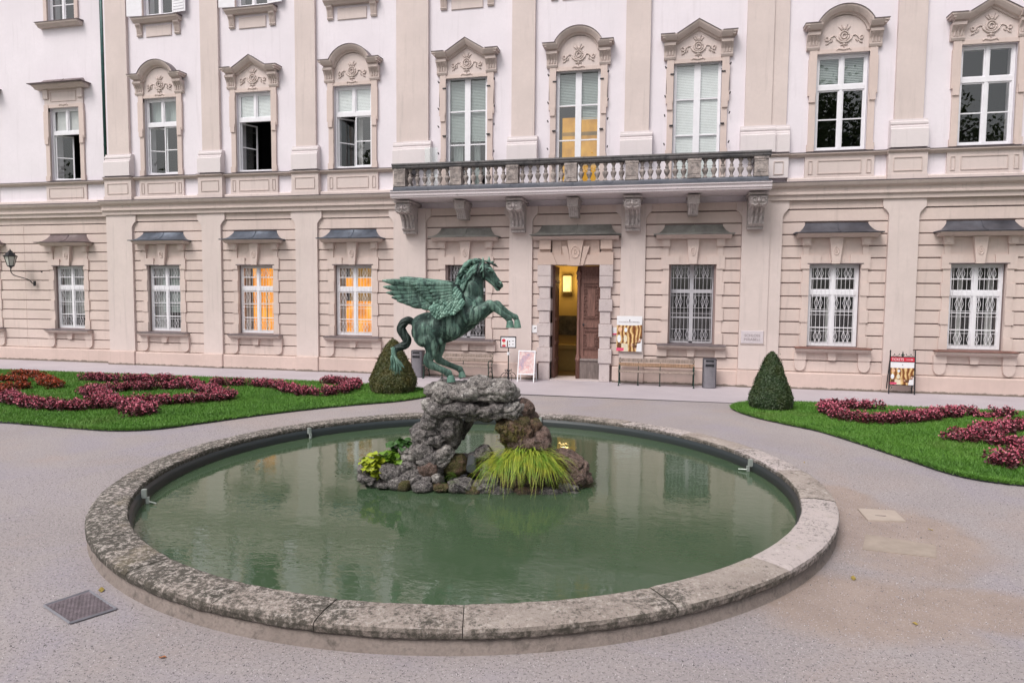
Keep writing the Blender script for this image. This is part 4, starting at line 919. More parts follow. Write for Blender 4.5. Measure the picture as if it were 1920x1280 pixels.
def inside(poly, X, Y):
    poly = np.array(poly); r = np.zeros(len(X), bool); j = len(poly) - 1
    for i in range(len(poly)):
        xi, yi = poly[i]; xj, yj = poly[j]
        c = ((yi > Y) != (yj > Y)) & (X < (xj - xi) * (Y - yi) / (yj - yi + 1e-12) + xi); r ^= c; j = i
    return r
def make_lawn(P, nblade, xr, edge_from, label):
    poly = smooth_poly(P)
    m = MB(); n = len(poly); m.add([(x, y, .035) for x, y in poly], [tuple(range(n))]); o = m.build('lawn', M['lawn']); tag(o, kind='structure')
    e = MB(); ep = poly[edge_from:]
    for i in range(len(ep) - 1):
        (x0, y0), (x1, y1) = ep[i], ep[i + 1]; d = Vector((x1 - x0, y1 - y0)); d = d.normalized(); nx, ny = -d.y * .02, d.x * .012
        e.add([(x0 + nx, y0 + ny, -.02), (x1 + nx, y1 + ny, -.02), (x1 + nx, y1 + ny, .042), (x0 + nx, y0 + ny, .042), (x0 - nx, y0 - ny, -.02), (x1 - nx, y1 - ny, -.02), (x1 - nx, y1 - ny, .042), (x0 - nx, y0 - ny, .042)], [(0, 1, 2, 3), (5, 4, 7, 6), (3, 2, 6, 7)])
    tag(e.build('lawn_edging', M['edging']), label, 'lawn edging')
    X = rng.uniform(xr[0], xr[1], nblade * 3); Y = rng.uniform(-11.7, -2.9, nblade * 3); k = inside(poly, X, Y); X, Y = X[k][:nblade], Y[k][:nblade]; nb = len(X)
    h = rng.uniform(.03, .075, nb); a = rng.uniform(0, 2 * PI, nb); wd = rng.uniform(.006, .012, nb); lx_ = rng.normal(0, .022, nb); ly_ = rng.normal(0, .022, nb)
    ea = np.array(ep); k = rng.integers(0, len(ea) - 1, 9000); q = rng.uniform(0, 1, 9000)[:, None]; E_ = ea[k] * (1 - q) + ea[k + 1] * q + rng.normal(0, .018, (9000, 2))
    X = np.r_[X, E_[:, 0]]; Y = np.r_[Y, E_[:, 1]]; nb += 9000; h = np.r_[h, rng.uniform(.03, .085, 9000)]; a = rng.uniform(0, 2 * PI, nb); wd = rng.uniform(.006, .012, nb); lx_ = np.r_[lx_, rng.normal(0, .045, 9000)]; ly_ = np.r_[ly_, rng.normal(0, .045, 9000)]
    V = np.empty((nb, 3, 3)); V[:, 0] = np.c_[X - np.cos(a) * wd, Y - np.sin(a) * wd, np.full(nb, .03)]; V[:, 1] = np.c_[X + np.cos(a) * wd, Y + np.sin(a) * wd, np.full(nb, .03)]; V[:, 2] = np.c_[X + lx_, Y + ly_, .03 + h]
    tag(link('grass', np_mesh('grass', V.reshape(-1, 3), np.arange(nb * 3).reshape(-1, 3), M['blade'])), kind='stuff')
make_lawn(LAWN_L, 190000, (-24, -6.3), 20, 'dark metal edging strip of the lawn left of the basin')
make_lawn(LAWN_R, 150000, (1.7, 11.5), 20, 'dark metal edging strip of the lawn right of the basin')

# flower ribbons
def leafmat(name, a, b, c_, rough=.5):
    t = NT(name); n1 = t.noise(23, 3, .6); n2 = t.noise(4, 3, .6); c = t.mix(t.rng(n1, .35, .65), a, b); c = t.mix(t.rng(n2, .4, .7, 0, .6), c, c_); return t.set(c, rough)
M['beg_leaf'] = leafmat('begonia_leaf', (.055, .012, .016), (.12, .022, .035), (.075, .03, .02)); M['beg_pink'] = leafmat('begonia_blossom', (.50, .045, .11), (.72, .25, .33), (.34, .022, .06))
M['red_leaf'] = leafmat('red_bed_leaf', (.10, .025, .008), (.20, .03, .012), (.07, .06, .012)); M['red_pink'] = leafmat('red_bed_blossom', (.42, .035, .012), (.55, .09, .02), (.25, .02, .012))
def ribbon(pxs, width, label, kind='pink', height=.26, group='flower ribbons on the lawns', name='flower_bed'):
    width *= .93; height *= .97
    pts = np.array([(ground_at(x, y, .03).x, ground_at(x, y, .03).y) for x, y in pxs])
    if len(pts) > 1: pts = crom(pts, 6)
    seg = np.linalg.norm(np.diff(pts, axis=0), axis=1) if len(pts) > 1 else np.array([.01]); tot = seg.sum(); cum = np.r_[0, np.cumsum(seg)]
    npl = int(max(12, tot * width * 88)); s = rng.uniform(0, tot, npl)
    cx = np.interp(s, cum, pts[:, 0]) if len(pts) > 1 else np.full(npl, pts[0, 0]); cy = np.interp(s, cum, pts[:, 1]) if len(pts) > 1 else np.full(npl, pts[0, 1])
    th = rng.uniform(0, 2 * PI, npl); rad = np.sqrt(rng.uniform(0, 1, npl)) * width / 2; px = cx + np.cos(th) * rad; py = cy + np.sin(th) * rad
    hp = height * rng.uniform(.75, 1.15, npl)
    K = 34; C = np.repeat(np.c_[px, py, np.full(npl, .04)], K, 0); hh = np.repeat(hp, K)
    g = rng.normal(size=(npl * K, 3)); g /= np.linalg.norm(g, axis=1)[:, None]; C = C + g * np.c_[np.full(len(g), .085), np.full(len(g), .085), hh * .5] * (rng.uniform(.35, 1, len(g)) ** .5)[:, None] + np.c_[np.zeros(len(g)), np.zeros(len(g)), hh * .5]
    V, Fq = quads(C, .062); o = link(name, np_mesh(name, V, Fq, M['beg_leaf' if kind == 'pink' else 'red_leaf'])); tag(o, label, 'flower bed', group)
    K = 13; C = np.repeat(np.c_[px, py, np.full(npl, .04)], K, 0); hh = np.repeat(hp, K); g = rng.normal(size=(npl * K, 3)); g[:, 2] = np.abs(g[:, 2]) * .9; g /= np.linalg.norm(g, axis=1)[:, None]
    C = C + g * np.c_[np.full(len(g), .10), np.full(len(g), .10), hh * .55] + np.c_[np.zeros(len(g)), np.zeros(len(g)), hh * .5]
    V, Fq = quads(C, .040, asp=1.); b = link('blossoms', np_mesh('blossoms', V, Fq, M['beg_pink' if kind == 'pink' else 'red_pink']), o); b['kind'] = 'stuff'
ribbon([(8, 748), (26, 757), (52, 762.5), (78, 767), (109, 769.5), (146, 769), (185, 766)], .55, 'pink begonia ribbon sweeping along the lawn front at the left edge')
ribbon([(162, 714), (200, 716), (240, 717), (290, 718), (330, 716)], .5, 'pink begonia ribbon forming the back of the loop on the left lawn')
ribbon([(168, 737), (192, 737), (222, 735), (250, 733.5), (290, 732), (340, 729.5), (362, 727)], .5, 'pink begonia ribbon forming the middle strand of the loop on the left lawn')
ribbon([(335, 720), (352, 725), (372, 733), (400, 741), (430, 749), (380, 755), (330, 758.5), (285, 759.5), (255, 759)], .5, 'pink begonia ribbon bending round the pointed right end of the loop')
ribbon([(165, 738), (188, 750), (212, 762), (238, 768), (262, 774), (280, 776), (262, 780), (250, 783)], .55, 'pink begonia ribbon running diagonally to a small hook at the lawn front')
ribbon([(188, 766), (226, 766)], .5, 'short pink begonia stub crossing the diagonal ribbon')
ribbon([(398, 724), (430, 724), (467, 724)], .45, 'short straight pink begonia ribbon at the back right of the loop')
ribbon([(474, 724), (515, 728), (550, 737), (575, 742), (610, 742.5), (640, 738), (660, 731), (655, 722.5), (612, 720)], .5, 'pink begonia ribbon curling into a hook beside the left topiary cone')
G2 = 'red flower clumps at the left edge'
ribbon([(-25, 716), (0, 716), (50, 716)], .5, 'long rusty red flower strip at the far left edge', 'red', .2, G2)
ribbon([(-12, 742), (0, 736), (30, 731.5), (52, 729.5)], .5, 'rusty red flower strip just behind the first pink ribbon', 'red', .24, G2)
ribbon([(28, 709), (50, 706.5), (78, 711.5)], .45, 'rusty red flower strip at the back of the left lawn', 'red', .24, G2)
ribbon([(82, 720), (93, 724), (103, 730)], .5, 'round rusty red flower clump standing alone right of the red strips', 'red', .28, G2)
ribbon([(1640, 768), (1597, 768.5), (1568, 768), (1551, 772), (1556, 778), (1578, 786.5), (1612, 793.5), (1657, 794.5), (1702, 792), (1748, 787), (1787, 782), (1822, 780)], .5, 'long pink begonia ribbon with a hooked end beside the right topiary cone')
ribbon([(1828, 783), (1864, 784)], .3, 'thin low begonia stub joining two ribbons on the right lawn', height=.14)
ribbon([(1868, 783.5), (1896, 785)], .45, 'short pink begonia clump at the back of the right lawn')
ribbon([(1785, 828), (1820, 830), (1850, 833), (1895, 838), (1935, 842)], .42, 'lower pink begonia strand of the fork at the right edge', height=.2)
ribbon([(1800, 826), (1823, 824), (1860, 816), (1890, 811), (1935, 804)], .55, 'upper pink begonia strand of the fork at the right edge')
ribbon([(1868, 869), (1883, 876), (1897, 881)], .5, 'round pink begonia clump alone at the front of the right lawn')
ribbon([(1898, 861), (1930, 862)], .45, 'pink begonia clump cut by the right edge of the picture')

# topiary cones
def topiary(cx, cy, prof, label, col, seed):
    t = NT('topiary_leaf'); n1 = t.noise(40, 3, .6); n2 = t.noise(3, 3, .6); c = t.mix(t.rng(n1, .35, .65), dk(col, .45), dk(col, 1.25)); c = t.mix(t.rng(n2, .4, .65, 0, .6), c, (col[0] * 1.5, col[1] * 1.0, col[2] * .7)); lm = t.set(c, .55)
    root = thing('topiary_bush', label, 'topiary bush', (cx, cy, .03)); r2 = np.random.default_rng(seed)
    zs = np.array([p[1] for p in prof]); rs = np.array([p[0] for p in prof])
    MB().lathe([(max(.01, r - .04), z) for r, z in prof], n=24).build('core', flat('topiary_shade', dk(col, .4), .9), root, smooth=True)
    n = 30000; z = r2.uniform(zs[0], zs[-1], n * 2); r = np.interp(z, zs, rs); k = r2.uniform(0, rs.max() + .06, n * 2) < r + .05; z, r = z[k], r[k]; n = len(z)
    a = r2.uniform(0, 2 * PI, n)
    lump = np.array([mnoise.noise(Vector((math.cos(q) * 3.2, math.sin(q) * 3.2, zz * 3.2 + seed))) for q, zz in zip(a, z)]) * .035
    rr_ = r + lump * 1.35 + r2.normal(0, .018, n) + (r2.uniform(0, 1, n) > .985) * r2.uniform(.0, .07, n); C = np.c_[np.cos(a) * rr_, np.sin(a) * rr_, z + r2.normal(0, .012, n)]
    nrm = np.c_[np.cos(a), np.sin(a), np.full(n, .35)] + r2.normal(0, .55, (n, 3)); nrm /= np.linalg.norm(nrm, axis=1)[:, None]
    q = r2.normal(size=(n, 3)); s = np.cross(nrm, q); s /= np.linalg.norm(s, axis=1)[:, None]; u = np.cross(nrm, s)
    L = u * (r2.uniform(.016, .030, n))[:, None]; W = s * (r2.uniform(.009, .016, n))[:, None]
    V = np.stack([C - L, C + W, C + L, C - W], 1).reshape(-1, 3)
    f = link('foliage', np_mesh('foliage', V, np.arange(n * 4).reshape(-1, 4), lm), root); f['kind'] = 'stuff'
    MB().lathe([(.07, -.1), (.05, .4)], n=8).build('trunk', flat('bush_stem', (.08, .05, .03), .9), root)
topiary(-7.60, -4.62, [(.50, .0), (.60, .08), (.655, .22), (.645, .36), (.56, .58), (.45, .82), (.33, 1.08), (.22, 1.28), (.13, 1.42), (.05, 1.5), (.01, 1.53)], 'broad olive green cone topiary behind the horse tail', (.075, .085, .022), 3)
topiary(2.68, -4.72, [(.40, .0), (.475, .08), (.51, .2), (.50, .33), (.435, .52), (.36, .68), (.30, .84), (.245, 1.0), (.19, 1.15), (.135, 1.28), (.075, 1.38), (.01, 1.44)], 'slim dark green cone topiary at the tip of the right lawn', (.040, .075, .026), 5)

# ------------------------------------------------------------------ fountain basin
RIN, ROUT, ZC, ZW = 4.56, 4.985, .24, .015
def coping_mat():
    t = NT('coping_stone'); oi = t.n('ShaderNodeObjectInfo')
    n1 = t.noise(1.1, 5, .65); n2 = t.noise(14, 7, .8); n3 = t.noise(44, 5, .75); n4 = t.noise(8, 6, .7)
    c = t.mix(t.rng(n1, .35, .65), (.32, .265, .235), (.46, .395, .36)); c = t.mix(t.rng(oi.outputs['Random'], .72, .80), c, (.56, .485, .475))
    sx = t.n('ShaderNodeSeparateXYZ'); t.l(t.pos(), sx.inputs[0]); side = t.rng(sx.outputs[0], -6.5, 2.2, 1, .0)
    th = t.math('ADD', t.math('MULTIPLY', side, .13), -.03); n5 = t.noise(19, 9, .80); th = t.math('ADD', th, t.math('MULTIPLY', t.math('SUBTRACT', t.noise(1.9, 3, .5), .5), .27))
    c = t.mix(t.rng(t.math('ADD', n2, th), .53, .66, 0, .88), c, (.055, .050, .040)); c = t.mix(t.rng(t.math('ADD', n3, th), .57, .66, 0, .75), c, (.075, .068, .055))
    c = t.mix(t.rng(n4, .62, .66, 0, .9), c, (.62, .57, .54)); c = t.mix(t.rng(t.math('ADD', n5, th), .52, .60, 0, .85), c, (.07, .063, .052)); c = t.mix(t.rng(t.math('SUBTRACT', n5, t.math('MULTIPLY', th, .4)), .46, .38, 0, .8), c, (.58, .52, .48)); c = t.mix(t.rng(n1, .60, .68, 0, .25), c, (.30, .24, .13))
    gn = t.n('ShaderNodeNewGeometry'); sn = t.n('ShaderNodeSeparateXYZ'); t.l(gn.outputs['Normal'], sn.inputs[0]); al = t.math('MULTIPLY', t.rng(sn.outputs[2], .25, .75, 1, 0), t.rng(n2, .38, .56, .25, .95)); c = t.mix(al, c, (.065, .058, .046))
    t.bump(t.math('ADD', n2, n3), .7, .02); return t.set(c, .9)
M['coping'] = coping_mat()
M['basin'] = stone_old('basin_concrete', (.215, .175, .158), (.30, .25, .228), (.085, .072, .064), .4, .6)
def liner_mat():
    t = NT('pool_liner'); sx = t.n('ShaderNodeSeparateXYZ'); t.l(t.pos(), sx.inputs[0]); n = t.noise(3, 4, .6, (1, 1, 4)); c = t.mix(t.rng(t.math('ADD', sx.outputs[2], t.math('MULTIPLY', t.math('SUBTRACT', n, .5), .05)), 0.0, .12), (.016, .022, .016), (.024, .032, .036)); return t.set(c, .45)
M['liner'] = liner_mat()
basin = thing('fountain_basin', 'round stone fountain basin with weathered lichen covered coping stones', 'fountain basin', (PC.x, PC.y, 0))
def ang(px, py): p = ground_at(px, py, ZC) - PC; return math.atan2(p.y, p.x)
J0 = sorted([ang(869, 1150), ang(1232, 1108), ang(1530, 985), ang(615, 1135), ang(430, 1110), ang(300, 1050), ang(200, 960), ang(1545, 935)])
J1 = []
for i, a in enumerate(J0):
    b = J0[i + 1] if i + 1 < len(J0) else J0[0] + 2 * PI
    k = max(1, round((b - a) * 4.8 / 1.45)); J1 += [a + (b - a) * q / k for q in range(k)]
prof = [(RIN, .13), (RIN - .004, .20), (RIN + .006, .228), (RIN + .03, ZC), (RIN + .15, ZC + .004), (RIN + .28, ZC + .002), (ROUT - .05, ZC - .006), (ROUT - .012, .222), (ROUT, .195), (ROUT - .004, .15), (ROUT - .02, .132)]
for i, a in enumerate(J1):
    b = J1[i + 1] if i + 1 < len(J1) else J1[0] + 2 * PI
    n = max(6, int((b - a) * 4.8 / .07)); g = .0035 / 4.8; rows = []; tilt = random.uniform(-.005, .005)
    for k in range(n + 1):
        th = a + g + (b - a - 2 * g) * k / n; ed = min(k, n - k)
        row = []
        for j, (r, z) in enumerate(prof):
            P = Vector((r * math.cos(th), r * math.sin(th), z)); q = mnoise.noise(P * 6) * .009 + mnoise.noise(P * 17) * .006
            rr_ = r + (q if j in (0, 1, 2, 7, 8, 9, 10) else 0); zz_ = z + (q * .8 if 1 < j < 9 else 0) + tilt - (.008 if ed == 0 and 2 <= j <= 7 else 0)
            row.append((rr_ * math.cos(th), rr_ * math.sin(th), zz_))
        rows.append(row)
    m = MB(); m.grid([list(c) for c in zip(*rows)][::-1]); npf = len(prof)
    k0 = len(m.v); m.add(rows[0], [tuple(range(npf))]); m.add(rows[-1], [tuple(range(npf - 1, -1, -1))])
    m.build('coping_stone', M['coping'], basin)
def ring(prof, name, mat, flip=False):
    rows = [[(r * math.cos(2 * PI * i / 144), r * math.sin(2 * PI * i / 144), z) for i in range(145)] for r, z in prof]
    return MB().grid(rows).build(name, mat, basin, smooth=True)
ring([(4.975, -.1), (4.97, .02), (4.957, .035), (4.952, .131), (4.6, .131)], 'basin_wall', M['basin'])
ring([(4.57, .20), (4.565, .165), (4.53, .15), (4.51, .10), (4.505, -.5)][::-1], 'basin_liner', M['liner'])
M['nozzle'] = flat('nozzle_metal', (.42, .46, .44), .4, .3)
for px, py in ((577, 799), (1403, 858), (1012, 781), (246, 915)):
    a = ang(px, py); c, s = math.cos(a), math.sin(a)
    m = MB().box(4.46, 4.52, -.028, .028, .10, .215).box(4.43, 4.47, -.02, .02, .02, .11).tube([(4.45, 0, .05), (4.38, .05, .045), (4.33, .09, .04)], .009, 6)
    o = m.build('inlet_nozzle', M['nozzle'], basin, rot=(0, 0, a))
def water():
    t = NT('pool_water'); n1 = t.noise(.6, 3, .5); n2 = t.noise(3.2, 3, .5, (1, 1.5, 1)); n3 = t.noise(9.5, 2, .5, (1, 1.7, 1), .6); n4 = t.noise(1.7, 4, .6)
    c = t.mix(t.rng(n1, .3, .7), (.053, .094, .049), (.072, .112, .063)); c = t.mix(t.rng(n4, .6, .72, 0, .3), c, (.10, .125, .085))
    calm = t.rng(n1, .35, .65, .35, 1.)
    t.bump(t.math('MULTIPLY', t.math('ADD', n2, t.math('MULTIPLY', n3, .6)), calm), .036, .08); t.set(c, .0); t.b.inputs['IOR'].default_value = 1.6; return t.m
m = MB(); rows = [[(PC.x + r * math.cos(2 * PI * i / 96), PC.y + r * math.sin(2 * PI * i / 96), ZW) for i in range(97)] for r in (0.01, 1.5, 3, 4.515)]
tag(m.grid(rows[::-1]).build('water', water()), kind='structure')

# ------------------------------------------------------------------ the rock in the middle
import bmesh
_ico = {}
def ico(sub):
    if sub not in _ico:
        b = bmesh.new(); bmesh.ops.create_icosphere(b, subdivisions=sub, radius=1); b.verts.ensure_lookup_table()
        _ico[sub] = (np.array([v.co[:] for v in b.verts]), np.array([[v.index for v in f.verts] for f in b.faces])); b.free()
    return _ico[sub]
def rock_mat(name, a, b, dark, lichen, moss=None, lich=.60):
    t = NT(name); n1 = t.noise(2.6, 6, .7); n2 = t.noise(14, 6, .75); n3 = t.noise(38, 4, .7); n4 = t.noise(8, 5, .65)
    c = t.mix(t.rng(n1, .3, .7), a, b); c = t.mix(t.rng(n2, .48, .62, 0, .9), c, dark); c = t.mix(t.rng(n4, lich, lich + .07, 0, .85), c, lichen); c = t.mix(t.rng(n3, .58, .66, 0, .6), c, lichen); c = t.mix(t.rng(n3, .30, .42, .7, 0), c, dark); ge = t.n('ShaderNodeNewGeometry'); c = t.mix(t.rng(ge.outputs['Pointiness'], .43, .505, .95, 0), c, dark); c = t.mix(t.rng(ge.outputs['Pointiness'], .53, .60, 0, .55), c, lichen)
    if moss:
        ms = t.noise(3.2, 5, .7); c = t.mix(t.rng(ms, .46, .56, 0, .9), c, t.mix(t.rng(n3, .4, .6), moss[0], moss[1]))
    sx = t.n('ShaderNodeSeparateXYZ'); t.l(t.pos(), sx.inputs[0]); c = t.mix(t.rng(sx.outputs[2], ZW + .0, ZW + .09, .75, 0), c, (.018, .020, .014))
    n6 = t.noise(55, 6, .8); c = t.mix(t.rng(n6, .55, .62, 0, .75), c, lichen); c = t.mix(t.rng(n6, .46, .38, 0, .8), c, dark)
    t.bump(t.math('ADD', n2, t.math('MULTIPLY', n3, .8)), 1.0, .045); return t.set(c, .92)
M['rock'] = rock_mat('tufa_rock', (.14, .125, .125), (.26, .232, .222), (.014, .012, .015), (.56, .52, .50))
M['rock_light'] = rock_mat('tufa_rock_pale', (.24, .215, .205), (.38, .345, .325), (.024, .021, .023), (.66, .62, .59), None, .53)
M['rock_moss'] = rock_mat('tufa_rock_mossy', (.13, .075, .05), (.22, .125, .08), (.022, .018, .012), (.36, .27, .20), ((.055, .065, .012), (.10, .085, .02)), .70)
M['rock_brown'] = rock_mat('tufa_rock_brown', (.14, .088, .07), (.235, .15, .125), (.03, .02, .018), (.42, .33, .29), None, .66)
rockbase = thing('rock_pedestal', 'rough grey tufa rock arch rising from the pool under the bronze horse', 'rock', (PC.x, PC.y, 0))
def boulder(zx, zy, rx, ry, v=0., rv=None, mat='rock', sub=4, tilt=0., amp=1., seed=None):
    p = statue_at(640 + zx / 3.6923, 680 + zy / 3.6923, v); k = 1 / 465.0
    a, c = rx * k, ry * k; b = rv if rv else (a + c) / 2
    sub = 5 if rx > 55 and v > -.25 else 4
    V, Fq = ico(sub); sd_ = Vector((random.uniform(-50, 50), random.uniform(-50, 50), random.uniform(-50, 50)))
    # blocky rather than round
    W = np.sign(V) * np.abs(V) ** .78; W /= np.maximum(1e-6, (np.abs(W) ** 2.6).sum(1) ** (1 / 2.6))[:, None]
    ct, st = math.cos(tilt), math.sin(tilt); x = W[:, 0] * a; z = W[:, 2] * c; y = W[:, 1] * b
    x, z = x * ct - z * st, x * st + z * ct
    out = np.empty_like(V); s = min(1.15, (a + b + c) / .60) * amp; 
    for i in range(len(V)):
        q = Vector((x[i], y[i], z[i])); n = Vector(V[i])
        P = q + sd_
        zc_ = P.z * 9 + mnoise.noise(P * 2.2) * 2.2; d = .10 * mnoise.noise(P * 2.4) + .060 * mnoise.noise(P * 5.5) + .045 * (.25 - abs(mnoise.noise(P * 9))) + .020 * mnoise.noise(P * 19) + .012 * mnoise.noise(P * 41) - .030 * max(0., 1 - abs(math.sin(zc_)) * 4.5)
        q = q + n * (d * s); out[i] = q[:]
    wx = out[:, 0:1] * np.array(EU)[None] - out[:, 1:2] * np.array(EV)[None] + out[:, 2:3] * np.array([[0, 0, 1.]])
    me = np_mesh('boulder', wx, Fq, M[mat], True)
    return link('boulder', me, rockbase, p - rockbase.location)
B_ = [  # zx, zy, rx, ry, v, rv, mat, sub, tilt
 (905, 198, 310, 60, .0, .44, 'rock_light', 5, 0), (745, 226, 138, 48, .22, .20, 'rock_light', 5, .06), (950, 186, 175, 74, .18, .24, 'rock_light', 5, 0), (1085, 195, 128, 72, .15, .28, 'rock_light', 5, -.15),
 (640, 290, 78, 52, .12, .26, 'rock_light', 5, .1), (800, 308, 185, 62, .05, .42, 'rock', 5, 0), (1010, 318, 165, 55, .05, .40, 'rock', 5, 0), (1140, 330, 110, 62, .12, .32, 'rock_light', 5, 0), (1262, 310, 72, 62, -.05, .26, 'rock_brown', 4, -.5), (1300, 390, 52, 70, -.10, .22, 'rock_brown', 4, .2),
 (630, 385, 82, 66, .12, .24, 'rock', 4, 0), (735, 430, 88, 70, .05, .30, 'rock', 4, 0), (650, 505, 148, 78, .10, .30, 'rock', 5, .1), (585, 580, 100, 62, .16, .26, 'rock', 4, 0), (770, 500, 55, 70, -.05, .24, 'rock', 4, 0), (700, 560, 95, 60, -.1, .3, 'rock', 4, 0),
 (470, 625, 66, 66, .22, .2, 'rock_light', 4, .3), (712, 652, 88, 58, .24, .17, 'rock_light', 4, .75), (600, 675, 65, 55, .28, .18, 'rock', 4, .3), (465, 715, 66, 50, .32, .18, 'rock', 4, 0), (600, 738, 56, 45, .38, .14, 'rock_brown', 4, .2), (345, 757, 66, 55, .38, .16, 'rock', 4, .1), (180, 800, 75, 40, .36, .16, 'rock', 4, -.1), (150, 745, 38, 34, .28, .1, 'rock', 3, 0),
 (508, 808, 56, 40, .46, .11, 'rock', 4, .1), (592, 812, 34, 32, .48, .08, 'rock', 3, 0), (655, 800, 34, 34, .48, .08, 'rock_light', 3, 0), (368, 826, 46, 34, .48, .1, 'rock', 3, 0), (430, 850, 42, 36, .52, .1, 'rock_moss', 3, 0), (290, 850, 50, 28, .50, .1, 'rock', 3, 0), (560, 862, 60, 30, .58, .12, 'rock', 3, 0), (690, 862, 70, 34, .58, .14, 'rock_moss', 3, 0), (820, 850, 80, 40, .55, .16, 'rock', 4, 0),
 (1215, 480, 138, 100, .10, .34, 'rock_moss', 5, -.15), (1175, 425, 108, 62, .12, .30, 'rock_moss', 5, 0), (1290, 560, 130, 70, .14, .34, 'rock_brown', 5, .1), (1385, 525, 55, 85, .0, .25, 'rock_brown', 4, .2), (1330, 440, 52, 66, .0, .22, 'rock_moss', 4, 0), (1385, 630, 80, 60, .10, .26, 'rock_brown', 4, 0), (1240, 610, 120, 50, .0, .30, 'rock_brown', 4, 0),
 (1520, 655, 115, 52, .10, .24, 'rock_brown', 4, -.1), (1625, 715, 90, 72, .16, .24, 'rock_brown', 4, -.3), (1690, 790, 60, 38, .20, .18, 'rock_brown', 4, 0), (1590, 800, 80, 50, .3, .2, 'rock_brown', 4, 0), (1580, 865, 70, 34, .44, .14, 'rock', 4, 0), (1590, 912, 64, 20, .54, .12, 'rock_light', 3, 0), (1440, 905, 90, 40, .52, .16, 'rock', 4, 0), (1300, 915, 90, 34, .56, .16, 'rock_moss', 4, 0),
 (992, 632, 60, 54, .12, .15, 'rock', 4, .2), (910, 650, 30, 22, .16, .08, 'rock', 3, 0), (985, 720, 70, 60, .06, .16, 'rock_moss', 4, 0), (985, 865, 105, 60, .50, .2, 'rock', 4, 0), (1110, 905, 90, 40, .56, .18, 'rock', 4, 0), (900, 890, 60, 34, .55, .14, 'rock_moss', 3, 0), (790, 700, 70, 60, .10, .2, 'rock_moss', 4, 0), (1080, 780, 120, 90, .30, .22, 'rock', 4, 0),
 (1250, 780, 220, 120, .15, .36, 'rock_brown', 4, 0), (1450, 790, 150, 90, .15, .3, 'rock_brown', 4, 0), (560, 780, 170, 90, .15, .36, 'rock', 4, 0), (300, 800, 130, 50, .15, .28, 'rock', 4, 0),
 (640, 500, 120, 130, -.42, .26, 'rock', 4, 0), (600, 690, 160, 120, -.45, .34, 'rock', 4, 0), (1250, 470, 130, 120, -.42, .28, 'rock_brown', 4, 0), (1300, 660, 190, 130, -.45, .36, 'rock_brown', 4, 0), (860, 285, 230, 70, -.38, .22, 'rock', 4, 0), (1550, 760, 140, 70, -.3, .3, 'rock_brown', 4, 0), (300, 770, 120, 60, -.3, .26, 'rock', 4, 0),
 (862, 455, 26, 95, -.30, .12, 'rock', 4, -.25), (900, 700, 100, 70, -.45, .2, 'rock', 4, 0)]
for q in B_: boulder(q[0], q[1], q[2], q[3], q[4], q[5], q[6], q[7], q[8])
M['outlet'] = flat('outlet_metal', (.10, .11, .12), .4, .3)
pp = statue_at(640 + 900 / 3.6923, 680 + 712 / 3.6923, .42); op = thing('spout_pipe', 'short dark grey water pipe between the stones under the arch', 'pipe', pp)
MB().tube([tuple(-EV * .3 + Vector((0, 0, .06))), (0, 0, 0), tuple(EV * .08 - Vector((0, 0, .02)))], .07, 12).build('pipe', M['outlet'], op)

# ------------------------------------------------------------------ the bronze winged horse
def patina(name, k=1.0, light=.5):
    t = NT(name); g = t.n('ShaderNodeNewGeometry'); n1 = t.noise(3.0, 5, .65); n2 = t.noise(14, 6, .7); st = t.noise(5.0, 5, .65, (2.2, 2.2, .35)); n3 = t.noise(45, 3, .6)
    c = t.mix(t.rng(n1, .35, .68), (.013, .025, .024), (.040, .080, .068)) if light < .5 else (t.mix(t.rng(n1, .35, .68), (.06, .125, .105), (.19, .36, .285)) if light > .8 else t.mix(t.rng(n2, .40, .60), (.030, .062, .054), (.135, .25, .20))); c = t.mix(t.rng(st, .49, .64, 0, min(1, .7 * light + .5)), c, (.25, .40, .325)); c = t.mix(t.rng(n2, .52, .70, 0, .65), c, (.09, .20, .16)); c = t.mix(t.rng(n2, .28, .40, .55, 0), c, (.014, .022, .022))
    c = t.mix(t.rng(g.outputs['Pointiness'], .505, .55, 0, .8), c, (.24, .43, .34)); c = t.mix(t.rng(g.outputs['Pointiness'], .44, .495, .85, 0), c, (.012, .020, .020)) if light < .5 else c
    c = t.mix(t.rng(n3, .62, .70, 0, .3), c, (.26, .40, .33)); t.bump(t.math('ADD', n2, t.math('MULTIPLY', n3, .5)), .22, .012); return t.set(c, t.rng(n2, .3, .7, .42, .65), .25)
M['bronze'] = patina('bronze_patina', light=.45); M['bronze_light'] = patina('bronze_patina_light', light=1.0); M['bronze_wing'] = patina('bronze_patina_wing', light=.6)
horse = thing('horse_statue', 'green bronze winged horse rearing on the rock in the pool', 'statue', tuple(statue_at(860, 712, 0)))
HL = horse.location.copy(); KZ = 1 / 504.0
def H(zx, zy, v=0.): return statue_at(660 + zx / 4, 460 + zy / 4, v) - HL
